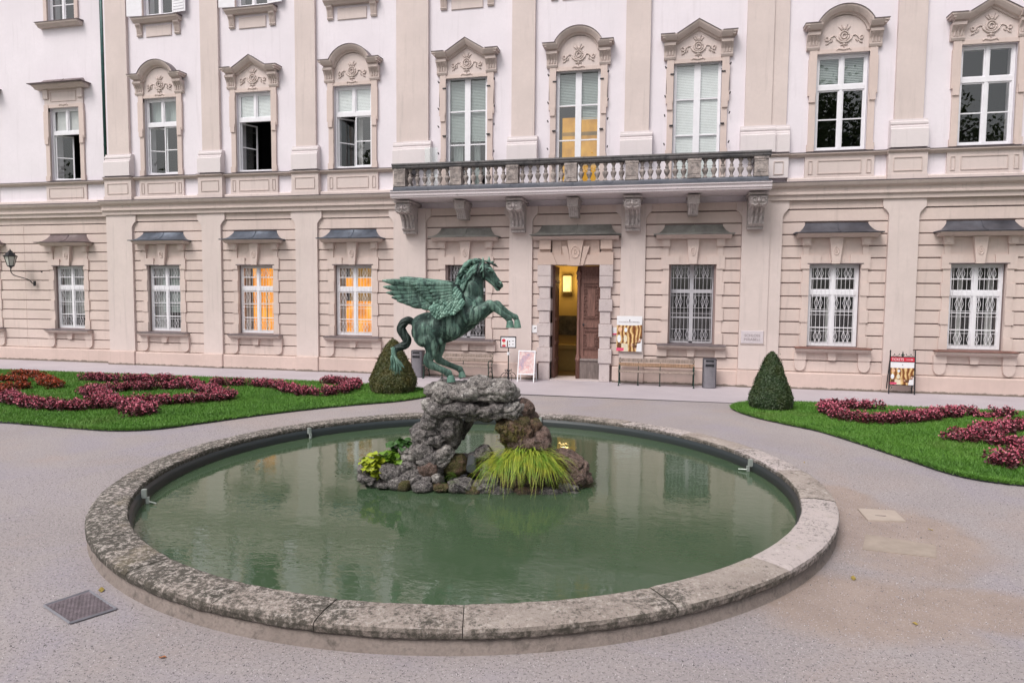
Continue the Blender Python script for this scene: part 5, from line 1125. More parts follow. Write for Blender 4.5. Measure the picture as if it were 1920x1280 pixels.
def loft(mb, rows, sub=5, n=20, cap=True):
    """rows: zx, zy, in-plane radius (zoom px), lateral radius (m), v"""
    Q = crom([(r[0], r[1], r[2], r[3] if len(r) > 3 else r[2] * KZ * .9, r[4] if len(r) > 4 else 0.) for r in rows], sub)
    pts = [H(q[0], q[1], q[4]) for q in Q]; mb_rows = []
    for i, p in enumerate(pts):
        t = (pts[min(i + 1, len(pts) - 1)] - pts[max(i - 1, 0)]).normalized(); lat = (EV - t * EV.dot(t)).normalized(); nn = t.cross(lat)
        a, b = Q[i][2] * KZ, Q[i][3]
        mb_rows.append([tuple(p + nn * (a * math.cos(2 * PI * k / n)) + lat * (b * math.sin(2 * PI * k / n))) for k in range(n)])
    k0 = len(mb.v); mb.v += [p for r in mb_rows for p in r]; m_ = len(mb_rows)
    mb.f += [(k0 + j * n + i, k0 + j * n + (i + 1) % n, k0 + (j + 1) * n + (i + 1) % n, k0 + (j + 1) * n + i) for j in range(m_ - 1) for i in range(n)]
    mb.f += [tuple(k0 + i for i in range(n - 1, -1, -1)), tuple(k0 + (m_ - 1) * n + i for i in range(n))]
hb = MB()
loft(hb, [(448, 640, 18.9, 0.042), (462, 640, 65.1, 0.116), (500, 632, 105.0, 0.184), (550, 628, 123.9, 0.215), (625, 622, 127.1, 0.231), (720, 594, 127.1, 0.244), (800, 550, 122.9, 0.236), (870, 505, 115.5, 0.215), (930, 462, 96.6, 0.179), (968, 436, 65.1, 0.116), (985, 425, 21.0, 0.042)], 5, 28)
loft(hb, [(835, 470, 130, .15), (868, 415, 122, .14), (893, 350, 98, .11), (908, 285, 80, .088), (925, 230, 68, .074), (950, 185, 56, .066), (985, 160, 40, .055)], 5, 22)       # neck
loft(hb, [(968, 150, 26, .04), (985, 165, 44, .062), (1008, 186, 46, .075), (1038, 216, 39, .066), (1062, 246, 32, .056), (1088, 276, 28, .05), (1108, 298, 26, .05), (1122, 311, 17, .036), (1128, 317, 6, .015)], 4, 18)   # head
loft(hb, [(985, 215, 30, .06), (1030, 262, 18, .045), (1070, 300, 14, .036), (1090, 327, 15, .036), (1100, 341, 8, .022)], 4, 14)                                               # jaw
loft(hb, [(985, 205, 10, .03, .045), (982, 205, 42, .03, .05), (978, 205, 10, .02, .05)], 4, 16)                                                                                         # cheek
for zx, zy, v in ((981, 134, .035), (1027, 128, -.035)):                                                                                                                              # ears
    loft(hb, [(zx - 2, zy + 16, 14, .022, v), (zx, zy - 2, 15, .024, v), (zx + 1, zy - 25, 10, .016, v * 1.1), (zx + 0, zy - 50, 2, .004, v * 1.15)], 4, 10)
loft(hb, [(555, 610, 98.6, 0.101, .06), (578, 690, 98.6, 0.118, .11), (596, 752, 60.5, 0.087, .13), (592, 808, 42.6, 0.058, .13), (572, 858, 38.1, 0.047, .13), (588, 893, 34.7, 0.045, .13), (648, 920, 25.8, 0.036, .13), (700, 944, 25.8, 0.035, .13), (722, 958, 30.2, 0.038, .13), (734, 978, 24.6, 0.034, .13), (740, 992, 29.1, 0.038, .13)], 5, 18)
loft(hb, [(600, 630, 96.9, 0.103, -.06), (640, 712, 75.2, 0.097, -.11), (656, 770, 43.3, 0.063, -.13), (644, 826, 34.2, 0.048, -.13), (656, 860, 30.8, 0.041, -.13), (720, 890, 21.7, 0.032, -.13), (786, 917, 21.7, 0.032, -.13), (808, 928, 26.2, 0.035, -.13), (819, 946, 21.7, 0.031, -.13), (824, 960, 26.2, 0.035, -.13)], 5, 16)
loft(hb, [(850, 470, 97.2, 0.076, .12), (885, 515, 84.2, 0.092, .15), (925, 518, 62.6, 0.076, .16), (975, 486, 48.6, 0.059, .155), (1012, 458, 41.0, 0.050, .15), (1036, 447, 38.9, 0.049, .15), (1058, 460, 31.3, 0.041, .15), (1108, 498, 22.7, 0.031, .15), (1152, 532, 22.7, 0.031, .15), (1172, 546, 27.0, 0.035, .15), (1183, 566, 20.5, 0.029, .15), (1184, 580, 24.8, 0.033, .15)], 5, 16)
loft(hb, [(900, 500, 97.2, 0.086, -.11), (950, 510, 64.8, 0.076, -.15), (1010, 482, 45.4, 0.056, -.155), (1062, 455, 36.7, 0.046, -.15), (1088, 446, 34.6, 0.044, -.15), (1110, 461, 28.1, 0.038, -.15), (1160, 497, 20.5, 0.029, -.15), (1204, 526, 20.5, 0.029, -.15), (1224, 538, 24.8, 0.032, -.15), (1235, 557, 19.4, 0.028, -.15), (1238, 572, 23.8, 0.031, -.15)], 5, 16)
# muscles: shoulder, chest, ribs, thigh
def bulge(zx, zy, a, b, lat, v, rot=0.):
    c = H(zx, zy, v); V, Fq = ico(3); ca, sa = math.cos(rot), math.sin(rot); vs = []
    for p in V:
        x, z = p[0] * a * KZ, p[2] * b * KZ; x, z = x * ca - z * sa, x * sa + z * ca; vs.append(tuple(c + EU * x + EV * (p[1] * lat) + Vector((0, 0, z))))
    hb.add(vs, [tuple(q) for q in Fq])
bulge(868, 478, 62, 92, .07, .145, .3); bulge(955, 440, 40, 62, .09, .06, .2); bulge(955, 445, 40, 60, .08, -.06, .2); bulge(545, 660, 88, 105, .09, .125, -.15); bulge(640, 690, 40, 62, .07, .12, .3); bulge(1040, 182, 24, 16, .018, .068, -.6); bulge(1112, 283, 14, 12, .012, .045); bulge(1120, 300, 16, 14, .04, 0); bulge(930, 505, 40, 26, .05, .16, .5); bulge(905, 330, 52, 74, .05, .075, .15); bulge(600, 655, 34, 78, .05, .185, .25); bulge(520, 640, 40, 66, .05, .165, -.2); bulge(838, 520, 26, 70, .05, .20, .35); bulge(655, 705, 26, 44, .05, .15, .5); bulge(608, 790, 20, 44, .035, .16, .05); bulge(985, 474, 34, 18, .03, .19, .55); bulge(752, 610, 60, 84, .05, .20, .35)
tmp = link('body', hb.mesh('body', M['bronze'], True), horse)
md = tmp.modifiers.new('r', 'REMESH'); md.mode = 'VOXEL'; md.voxel_size = .0095; md.use_smooth_shade = True
ms = tmp.modifiers.new('s', 'SMOOTH'); ms.factor = .5; ms.iterations = 3
dg = bpy.context.evaluated_depsgraph_get(); me = bpy.data.meshes.new_from_object(tmp.evaluated_get(dg)); tmp.modifiers.clear(); tmp.data = me; me.name = 'body'
me.polygons.foreach_set('use_smooth', [True] * len(me.polygons))
def sph(name, zx, zy, v, r, mat, parent=horse, sq=(1, 1, 1)):
    V, Fq = ico(2); m = MB(); m.add([tuple(H(zx, zy, v) + EU * (p[0] * r * sq[0]) + EV * (p[1] * r * sq[1]) + Vector((0, 0, p[2] * r * sq[2]))) for p in V], [tuple(q) for q in Fq]); return m.build(name, mat, parent, smooth=True)
M['bronze_dark'] = flat('bronze_dark', (.012, .018, .018), .5, .3)
sph('eye', 1026, 190, .068, .016, M['bronze_light']); sph('eye', 1026, 190, -.068, .016, M['bronze_light']); sph('nostril', 1103, 283, .052, .014, M['bronze_dark'], sq=(1.2, .5, .8)); sph('nostril', 1103, 283, -.052, .014, M['bronze_dark'], sq=(1.2, .5, .8))
m = MB(); m.tube([H(1072, 300, .045), H(1095, 316, .042), H(1116, 326, .022)], [.004, .012, .009], 6); m.tube([H(1072, 300, -.045), H(1095, 316, -.042), H(1116, 326, -.022)], [.004, .012, .009], 6); m.tube([H(1090, 318, .0), H(1112, 328, 0)], [(.018, .04), (.010, .03)], 8); m.build('mouth', M['bronze_dark'], horse, smooth=True)
m = MB(); m.tube([H(1005, 180, .072), H(1022, 176, .080), H(1040, 184, .072)], [.006, .011, .006], 6); m.build('brow', M['bronze'], horse, smooth=True)
def hoof(pts, v):
    mb = MB(); loft(mb, [(a, b, c, c * KZ * .92, v) for a, b, c in pts], 4, 14); mb.build('hoof', M['bronze_light'], horse, smooth=True)
hoof([(736, 972, 21), (738, 984, 26), (742, 1000, 30), (744, 1024, 34)], .13); hoof([(820, 945, 19), (822, 955, 23), (825, 968, 26), (827, 988, 30)], -.13)
hoof([(1183, 562, 19), (1184, 574, 24), (1185, 592, 27), (1185, 618, 32)], .15); hoof([(1236, 556, 18), (1238, 570, 22), (1240, 590, 25), (1242, 620, 28)], -.15)
def feather(parent, s, c, e, wd, v0, v1, mat='bronze'):
    P = []
    for i in range(11):
        t = (i / 10) ** .85; x = (1 - t) ** 2 * s[0] + 2 * t * (1 - t) * c[0] + t * t * e[0]; z = (1 - t) ** 2 * s[1] + 2 * t * (1 - t) * c[1] + t * t * e[1]
        P.append(H(x, z, v0 + (v1 - v0) * t ** 1.4))
    r = [.55, .85, 1.0, 1.05, 1.08, 1.08, 1.05, .98, .84, .58, .16]
    m = MB(); m.tube(P, [(wd * .5 * KZ * q, .015 if q > .2 else .005) for q in r], 10, EV)
    m.tube([p + EV * (.014 if v1 > 0 else -.014) for p in P], [.006] * 6 + [.005, .005, .004, .003, .002], 5)
    m.build('feather', M[mat], parent, smooth=True)
def wing(sgn, fx):
    wm = MB(); v = sgn
    rows = [(830, 470, 40, .05, v * .17), (785, 420, 72, .06, v * .19), (740, 370, 88, .045, v * .20), (690, 350, 74, .03, v * .225), (600, 352, 66, .018, v * .255), (500, 345, 52, .012, v * .285), (420, 335, 36, .008, v * .32)]
    loft(wm, [(*fx(r[0], r[1]), *r[2:]) for r in rows], 4, 12)
    wo_ = wm.build('wing', M['bronze'], horse, smooth=True)
    prim = [((720, 290), (460, 300), (226, 263)), ((716, 304), (450, 338), (234, 310)), ((712, 320), (450, 372), (257, 354)), ((708, 336), (470, 400), (296, 390)), ((704, 352), (500, 420), (336, 416)), ((702, 370), (530, 438), (386, 433)), ((700, 388), (560, 455), (434, 451)), ((700, 404), (610, 468), (510, 462)), ((705, 420), (640, 478), (568, 466))]
    for i, (s, c, e) in enumerate(prim): feather(wo_, fx(*s), fx(*c), fx(*e), 54, v * (.235 + .006 * i), v * (.42 - .016 * i), 'bronze_wing')
    for i in range(9):
        t = i / 8; feather(wo_, fx(740 - 10 * t, 292 + 130 * t), fx(600 + 30 * t, 305 + 150 * t), fx(440 + 175 * t, 292 + 172 * t), 48, v * (.262 + .004 * i), v * (.375 - .01 * i), 'bronze_wing')
    for i in range(8):
        t = i / 7; feather(wo_, fx(755 - 10 * t, 295 + 140 * t), fx(660 + 20 * t, 300 + 160 * t), fx(550 + 95 * t, 292 + 192 * t), 46, v * (.285 + .003 * i), v * (.35 - .006 * i), 'bronze_wing')
    poly = [(700, 300), (765, 318), (812, 372), (836, 440), (815, 480), (735, 512), (660, 535), (625, 520), (590, 470), (625, 420), (665, 360)]
    cand = [(x + (y // 15 % 2) * 11, y) for y in range(300, 530, 15) for x in range(590, 840, 23)]
    ins = inside(poly, np.array([c[0] for c in cand], float), np.array([c[1] for c in cand], float))
    for (x, y), ok in zip(cand, ins):
        if not ok: continue
        dx, dy = -22 + rng.normal(0, 5), 30 + rng.normal(0, 6); vv = .245 + .05 * min(1, max(0, (y - 330) / 150)) + .02 * (1 - min(1, max(0, (x - 600) / 220)))
        feather(wo_, fx(x + 14, y - 18), fx(x + dx * .4, y + dy * .3), fx(x + dx, y + dy), 31, v * vv, v * (vv + .035 + rng.uniform(0, .014)), 'bronze_light')
wing(1, lambda x, z: (x, z))
wing(-1, lambda x, z: (x + 30 + 100 * max(0, (720 - x)) / 490, z - 6 - 15 * max(0, (720 - x)) / 490))
# mane
mn = MB(); mnb = MB(); mnc = MB(); crest = crom([(972, 118), (925, 122), (880, 150), (848, 200), (826, 260), (805, 320), (785, 385)], 12)
def lock(P, r):
    Q = crom([(p[0], p[1], p[2]) for p in P], 5); n = len(Q)
    random.choice((mn, mn, mnb, mnb, mnc)).tube([H(q[0], q[1], q[2]) for q in Q], [(r * (.55 + .6 * math.sin(PI * min(1, .15 + i / n * .9))) * (1 if i < n - 3 else (n - i) / 4 + .05), r * .55 * (1 if i < n - 3 else (n - i) / 4 + .05)) for i in range(n)], 7, EV)
for k in range(44):
    t = k / 43; q = crest[int(t * (len(crest) - 1))]; L = random.uniform(62, 105) * (1.0 - .15 * t); v = random.uniform(-.05, .075); dx, dy = -.82 + .15 * t, .45 + .35 * t
    if t < .2: dx, dy = -.95, .12 + random.uniform(-.2, .3)
    lock([(q[0] + 12, q[1] + 8, v), (q[0] - L * .3, q[1] - 6 + random.uniform(-8, 4), v * 1.2), (q[0] + dx * L * .75, q[1] + dy * L * .55 + random.uniform(-6, 10), v * 1.4), (q[0] + dx * L * 1.05 + random.uniform(-8, 8), q[1] + dy * L * .95 + random.uniform(-22, 8), v * 1.3)], random.uniform(.016, .024))
for k in range(36):
    t = k / 35; q = crest[int(t * (len(crest) - 1))]; L = random.uniform(70, 125); v = .062 + .05 * t
    lock([(q[0] + 14, q[1] + 12, v * .6), (q[0] + 6 + random.uniform(-8, 12), q[1] + L * .35, v + .012), (q[0] - 4 + random.uniform(-14, 16), q[1] + L * .7, v + .03), (q[0] - 22 + random.uniform(-12, 22), q[1] + L, v + .03)], random.uniform(.014, .022))
for k in range(10):
    a = random.uniform(-16, 16); lock([(985 + k * 3.5, 118, random.uniform(-.03, .03)), (1022 + a * .4, 122 + a * .4, random.uniform(-.02, .05)), (1052 + a, 138 + a * .7, random.uniform(-.01, .06)), (1080 + a * 1.2, 140 + a * 1.6, random.uniform(-.01, .06))], .011)
mn.build('mane', M['bronze_wing'], horse, smooth=True); mnb.build('mane', M['bronze_light'], horse, smooth=True); mnc.build('mane', M['bronze'], horse, smooth=True)
tl = MB(); path = crom([(470, 590), (448, 570), (418, 562), (388, 582), (368, 622), (388, 668), (412, 705), (405, 740), (370, 758), (334, 772), (316, 800), (312, 830)], 7); npth = len(path)
for s in range(6):
    P = []; R = []
    for i, q in enumerate(path):
        t = i / (npth - 1); th = 2 * PI * s / 6 + t * 7.5; rr_ = (10 + 9 * math.sin(PI * min(1, t * 1.15))) * KZ; tan = path[min(i + 1, npth - 1)] - path[max(i - 1, 0)]; tan = tan / np.linalg.norm(tan); nr = Vector((0, 0, 0)) + EU * tan[1] + Vector((0, 0, 1)) * tan[0]
        P.append(H(q[0], q[1]) + nr * (rr_ * math.cos(th)) + EV * (rr_ * math.sin(th))); R.append(.024 + .010 * math.sin(PI * t))
    tl.tube(P, R, 8)
tl.build('tail', M['bronze'], horse, smooth=True); tl2 = MB()
for k in range(34):
    t = k / 33; ex, ez = 286 + 102 * t + random.uniform(-10, 10), 905 + 60 * math.sin(PI * (.1 + .75 * t)) + random.uniform(-25, 12); v = random.uniform(-.09, .09)
    Q = crom([(312 + random.uniform(-16, 18), 768 + random.uniform(-8, 20), v * .4), (304 + 26 * t + random.uniform(-8, 8), 832, v * .8), (300 + 62 * t + random.uniform(-8, 8), 880, v), (ex, ez, v * 1.2 + random.uniform(-.03, .03))], 5); n = len(Q)
    tl2.tube([H(q[0], q[1], q[2]) for q in Q], [.017 * (1 - .9 * (i / (n - 1)) ** 2) + .001 for i in range(n)], 6)
tl2.build('tail_tuft', M['bronze_light'], horse, smooth=True)

# ------------------------------------------------------------------ plants on the rock
def z2(zx, zy, v): return statue_at(640 + zx / 3.6923, 680 + zy / 3.6923, v)
M['lime'] = leafmat('lime_leaf', (.42, .46, .025), (.34, .42, .03), (.24, .36, .03), .45); M['mid_leaf'] = leafmat('mid_green_leaf', (.13, .27, .02), (.19, .33, .03), (.08, .18, .02), .45); M['dark_leaf'] = leafmat('dark_green_leaf', (.035, .10, .022), (.06, .15, .03), (.03, .08, .02), .45)
def leaf_mesh(mat):
    rows = []
    for i in range(6):
        t = i / 5; wd = math.sin(PI * min(1, t * .93 + .07)) ** .75 * .45; z = .25 * math.sin(t * 2.2) - .18 * t * t
        rows.append([(t, -wd, z + .12 * wd), (t, 0, z - .02), (t, wd, z + .12 * wd)])
    return MB().grid(rows).mesh('leaf', mat, True)
LM = {k: leaf_mesh(M[k]) for k in ('lime', 'mid_leaf', 'dark_leaf')}
hp = thing('leafy_plant', 'leafy plant with lime and dark green leaves at the left foot of the rock', 'plant', tuple(z2(330, 700, .3)))
def leaves(kind, n, cx, cy, rx, ry, v, size):
    for i in range(n):
        a, r = random.uniform(0, 2 * PI), math.sqrt(random.random()); p = z2(cx + rx * r * math.cos(a), cy + ry * r * math.sin(a), v + random.uniform(-.08, .10))
        yaw = random.uniform(0, 2 * PI) if random.random() < .4 else math.atan2(EV.y, EV.x) + random.uniform(-1.3, 1.3); s = size * random.uniform(.75, 1.25)
        o = link('leaf', LM[kind], hp, p - hp.location); o.rotation_euler = (random.uniform(-.5, .5), random.uniform(-.1, .9), yaw); o.scale = (s, s, s)
leaves('dark_leaf', 64, 410, 570, 85, 45, .22, .115); leaves('mid_leaf', 70, 340, 655, 70, 60, .30, .115); leaves('lime', 84, 228, 695, 75, 75, .38, .11); leaves('lime', 10, 240, 770, 30, 22, .42, .09)
m = MB()
for i in range(26): a = z2(random.uniform(200, 420), random.uniform(600, 740), .3) - hp.location; m.tube([a, a + Vector((random.uniform(-.03, .03), random.uniform(-.03, .03), -.14))], .005, 4)
m.build('stem', M['mid_leaf'], hp)
def blades(name, label, cat, n, root, size, spread, mat, lean=0.):
    o0 = root(.5, .5); th = thing(name, label, cat, tuple(o0)); V = []; Fq = []
    for i in range(n):
        a = random.random(); b = random.random(); p = root(a, b) - o0
        L = random.uniform(*size); az = math.atan2(EV.y, EV.x) + random.gauss(0, 1) * spread + (a - .5) * 1.6; el = random.uniform(.75, 1.45); dr = random.uniform(.45, 1.25); d = Vector((math.cos(az), math.sin(az), 0)); wd = random.uniform(.0045, .0085); sd_ = Vector((-d.y, d.x, 0)); pts = []
        for k in range(8):
            t = k / 7; x = L * (t * math.cos(el) + .52 * t * t); z = L * (t * math.sin(el) - dr * t * t * t - .18 * t * t); pts.append(p + d * x + Vector((0, 0, z)))
        k0 = len(V)
        for k, q in enumerate(pts):
            w_ = wd * (1 - (k / 7) ** 2 * .92); V.append(q + sd_ * w_); V.append(q - sd_ * w_)
        Fq += [(k0 + 2 * k, k0 + 2 * k + 1, k0 + 2 * k + 3, k0 + 2 * k + 2) for k in range(7)]
    return MB().add(V, Fq).build('blades', mat, th, smooth=True)
def blade2():
    t = NT('yellow_grass'); n1 = t.noise(7, 3, .6); n2 = t.noise(60, 2, .6); c = t.mix(t.rng(n1, .38, .62), (.13, .30, .022), (.42, .44, .04)); c = t.mix(t.rng(n2, .5, .7, 0, .6), c, (.44, .43, .10)); return t.set(c, .5)
M['ygrass'] = blade2()
gb = blades('ornamental_grass', 'clump of arching yellow green grass on the front of the rock', 'ornamental grass', 980, lambda a, b: z2(1090 + 350 * a, 705 - 70 * math.sin(PI * a) + 70 * b, .32 + .16 * b), (.25, .56), .9, M['ygrass']); gb['kind'] = 'stuff'
gb = blades('ornamental_grass', 'small tuft of rusty thin grass on the mossy right boulder', 'ornamental grass', 60, lambda a, b: z2(1060 + 200 * a, 430 + 110 * b, .42), (.06, .15), 1.2, flat('dry_grass', (.16, .13, .03), .7, var=.4)); gb['kind'] = 'stuff'
fn = thing('fern_plant', 'small feathery green fern at the water line left of the pipe', 'fern', tuple(z2(750, 830, .7))); V = []; m = MB()
for i in range(26):
    p0 = z2(random.uniform(690, 800), random.uniform(760, 840), random.uniform(.74, .86)) - fn.location; az = math.atan2(EV.y, EV.x) + random.uniform(-1.4, 1.4); L = random.uniform(.08, .17); d = Vector((math.cos(az), math.sin(az), random.uniform(.1, .8))); sd_ = Vector((-math.sin(az), math.cos(az), .1))
    for k in range(9):
        t = k / 8; q = p0 + d * (L * t) - Vector((0, 0, L * .8 * t * t)); w_ = .028 * (1 - t * .8)
        for s in (-1, 1): m.add([q, q + sd_ * (s * w_ * .5) + d * .008, q + sd_ * (s * w_) + d * .014, q + sd_ * (s * w_ * .5) - d * .004], [(0, 1, 2, 3)])
o = m.build('fronds', M['mid_leaf'], fn); o['kind'] = 'stuff'

# ------------------------------------------------------------------ furniture in front of the palace
M['slat'] = wood('bench_slat', (.33, .26, .225), .15); M['slat_or'] = wood('bench_slat_orange', (.37, .235, .155), .15)
def bench(x0, x1, y, label, mats, group):
    b = thing('park_bench', label, 'bench', ((x0 + x1) / 2, y, 0), 0, group); L = (x1 - x0) / 2
    for i in range(3): MB().cbox(-L, L, -.24 + i * .145, -.24 + i * .145 + .125, .43, .465, .006).build('seat_slat', M['slat'], b)
    for i, (z, yy) in enumerate(((.585, .235), (.725, .265))): MB().cbox(-L, L, yy, yy + .035, z, z + .115, .006).build('back_slat', M[mats[i]], b)
    for s in (-1, 1):
        x = s * (L - .04); m = MB()
        m.tube([tuple(p) for p in crom([(x, .34, 0), (x, .27, .2), (x, .22, .42), (x, .27, .62), (x, .31, .86)], 3)], .02, 6); m.tube([tuple(p) for p in crom([(x, -.30, 0), (x, -.24, .2), (x, -.24, .42), (x, -.27, .55), (x, -.20, .64), (x, .05, .64), (x, .27, .62)], 3)], .018, 6); m.tube([(x, -.24, .42), (x, .22, .42)], .018, 6)
        m.tube([(x, -.24, .2), (x, 0, .3), (x, .26, .2)], .012, 5); m.box(x - .03, x + .03, -.34, -.26, 0, .025); m.box(x - .03, x + .03, .30, .38, 0, .025); m.build('end_frame', M['bench_iron'], b)
    for q in (-.36, .08):
        MB().tube([(L * q * 1.3, -.05, 0), (L * q * 1.3, -.02, .43)], .018, 6).box(L * q * 1.3 - .03, L * q * 1.3 + .03, -.12, .04, 0, .02).build('support', M['bench_iron'], b)
        MB().tube([(L * q * 1.3, .20, .43), (L * q * 1.3, .30, .82)], .012, 5).build('support', M['bench_iron'], b)
bench(-1.42, .98, -.80, 'slatted wooden bench with orange back slat beneath the concert poster', ('slat_or', 'slat'), 'benches along the palace wall')
bench(-8.02, -5.66, -.80, 'weathered slatted bench half hidden behind the horse legs', ('slat', 'slat'), 'benches along the palace wall')
M['bin'] = flat('bin_steel', (.30, .29, .32), .35, .6, .08, 8); M['bin_edge'] = flat('bin_edge', (.09, .085, .10), .4, .4)
def bin_(x, y, label):
    b = thing('litter_bin', label, 'litter bin', (x, y, 0), 0, 'steel litter bins'); hw, d, h = .185, .16, .94
    def outl(k): return [(-hw * k, d * k), (-hw * k, -d * .55 * k)] + [(-hw * k * math.cos(a), -d * .55 * k - d * .55 * k * math.sin(a)) for a in [PI * i / 10 for i in range(1, 10)]] + [(hw * k, -d * .55 * k), (hw * k, d * k)]
    MB().zprism(outl(1.), .02, h - .03).build('body', M['bin'], b); MB().zprism(outl(1.06), h - .03, h).zprism(outl(1.05), 0, .022).build('rim', M['bin_edge'], b)
    for s in (-1, 1): MB().box(s * hw - .022, s * hw + .022, -d * .6, d, .022, h - .03).build('side_post', M['bin_edge'], b)
    MB().box(-.12, .12, -d * 1.12, -d * .95, .83, .885).build('ashtray_slot', M['iron'], b); MB().box(-.13, .13, -d * 1.13, -d * .95, .68, .76).build('opening', M['iron'], b)
bin_(1.42, -.78, 'steel litter bin standing right of the poster bench'); bin_(-8.30, -.78, 'steel litter bin standing left of the half hidden bench')
# ticket sign
p = ground_at(1675, 733); ts = thing('ticket_sign', 'black iron stand with red TICKETS arrow sign above a concert poster', 'sign', (p.x, -.62, 0), -.06)
for s in (-1, 1): MB().tube([(s * .345, -.06, 0), (s * .335, .0, 1.0), (s * .33, .01, 1.30)], .018, 6).tube([(s * .345, .28, 0), (s * .335, .03, 1.0)], .014, 6).tube([(s * .33, .01, 1.27), (s * .33, .01, 1.325)], [.026, .008], 6).build('leg', M['iron'], ts)
MB().box(-.33, .33, -.012, .02, .26, .285).box(-.33, .33, -.012, .02, 1.11, 1.13).box(-.33, .33, -.012, .02, .965, .98).build('frame', M['iron'], ts)
m = MB()
for s in (-1, 1):
    m.tube([(s * (.06 + .22 * i / 12) + s * .03 * math.cos(i * .9), 0, 1.15 + .035 * math.sin(i * .9) + .03) for i in range(13)], .008, 5); m.tube([(s * .3 - s * .055 * (1 - i / 12) * math.sin(i * .6), 0, .20 - .055 * (1 - i / 12) * math.cos(i * .6)) for i in range(11)], .008, 5)
m.tube([(0, 0, 1.13), (0, 0, 1.22), (0, 0, 1.29)], [.03, .02, .006], 6); m.tube([(-.05, 0, 1.17), (0, 0, 1.20), (.05, 0, 1.17)], .012, 5); m.build('scrollwork', M['bench_iron'], ts)
MB().box(-.315, .315, -.008, .012, .982, 1.108).build('header_panel', M['red'], ts); text('TICKETS', .105, ts, (-.295, -.010, 1.008), M['white_print'], 'LEFT', sx=.82)
MB().box(.10, .24, -.010, -.0085, 1.038, 1.048).prism([(.235, 1.022), (.285, 1.043), (.235, 1.064)], -.010, -.0085).build('arrow', M['white_print'], ts)
bd = MB().box(0, .63, -.006, .012, 0, .68).build('poster_board', M['white_print'], ts, (-.315, 0, .285)); concert(bd, .63, .68, -.007)
# pavement board
p = ground_at(992, 712); af = thing('pavement_board', 'white framed pavement board with faded pink poster left of the door', 'pavement board', (p.x, -.80, 0), .0)
def pk():
    t = NT('faded_poster'); n1 = t.noise(4, 4, .6, dist=1.5); n2 = t.noise(9, 3, .6, dist=1); c = t.ramp(n1, [(.3, (.36, .30, .40)), (.45, (.62, .42, .42)), (.6, (.70, .60, .58)), (.75, (.55, .35, .38))]); c = t.mix(t.rng(n2, .55, .65, 0, .6), c, (.66, .18, .18)); return t.set(c, .4)
for s, nm in ((-1, 'front_panel'), (1, 'back_panel')):
    def Y(z): return s * (.26 - .24 * z / 1.03)
    m = MB()
    for x0, x1, z0, z1 in ((-.29, -.255, 0, 1.03), (.255, .29, 0, 1.03), (-.255, .255, .99, 1.03), (-.255, .255, .24, .275)):
        a, b = Y(z0), Y(z1); m.add([(x0, a - .012, z0), (x1, a - .012, z0), (x1, b - .012, z1), (x0, b - .012, z1), (x0, a + .012, z0), (x1, a + .012, z0), (x1, b + .012, z1), (x0, b + .012, z1)], [(0, 1, 2, 3), (5, 4, 7, 6), (3, 2, 6, 7), (4, 5, 1, 0), (1, 5, 6, 2), (4, 0, 3, 7)])
    m.build('frame', M['white_print'], af); a, b = Y(.275), Y(.99)
    MB().add([(-.255, a, .275), (.255, a, .275), (.255, b, .99), (-.255, b, .99)], [(0, 1, 2, 3)]).build(nm, pk(), af)
# menu stand
p = ground_at(955, 712); mo = thing('menu_stand', 'wrought iron menu stand with small framed board beside the bench', 'menu stand', (p.x, -.80, 0))
MB().tube([(0, 0, .02), (0, 0, .30), (0, 0, 1.42)], [.045, .02, .014], 8).build('pole', M['iron'], mo)
m = MB()
for k in range(4):
    a = PI / 2 * k + PI / 5; c, s = math.cos(a), math.sin(a); Q = crom([(.02, .30), (.12, .38), (.10, .30), (.08, .34)], 4); m.tube([(c * q[0], s * q[0], q[1]) for q in Q], .008, 5); Q = crom([(.02, .22), (.14, .27), (.26, .18), (.28, .02)], 4); m.tube([(c * q[0], s * q[0], q[1]) for q in Q], .011, 5); Q = crom([(.10, .20), (.17, .16), (.14, .10), (.10, .13)], 4); m.tube([(c * q[0], s * q[0], q[1]) for q in Q], .007, 5)
m.build('scroll_foot', M['iron'], mo); MB().lathe([(.05, .86), (.05, .95), (.03, .96)], n=10).build('collar', M['white_print'], mo)
MB().box(-.27, .27, -.05, -.02, 1.10, 1.13).box(-.27, .27, -.05, -.02, 1.46, 1.49).box(-.27, -.245, -.05, -.02, 1.13, 1.46).box(.245, .27, -.05, -.02, 1.13, 1.46).build('frame', M['iron'], mo)
MB().box(-.245, .245, -.04, -.025, 1.13, 1.46).build('board', M['white_print'], mo)
y = -.0405
MB().prism(ell(-.155, 1.345, .065, .055), y - .002, y).prism([(-.21, 1.14), (-.09, 1.14), (-.09, 1.20), (-.21, 1.20)], y - .002, y).build('board_print', M['red'], mo); MB().prism([(-.20, 1.205), (-.10, 1.205), (-.11, 1.29), (-.19, 1.29)], y - .002, y).build('board_print', M['cream'], mo); MB().prism([(-.05, 1.14), (-.01, 1.14), (-.01, 1.36), (-.04, 1.34)], y - .002, y).build('board_print', M['brown_print'], mo)
MB().box(.13, .19, y - .002, y, 1.325, 1.34).box(.03, .06, y - .002, y, 1.30, 1.34).box(.13, .19, y - .002, y, 1.22, 1.235).box(.03, .06, y - .002, y, 1.20, 1.23).build('board_print', M['ink'], mo)

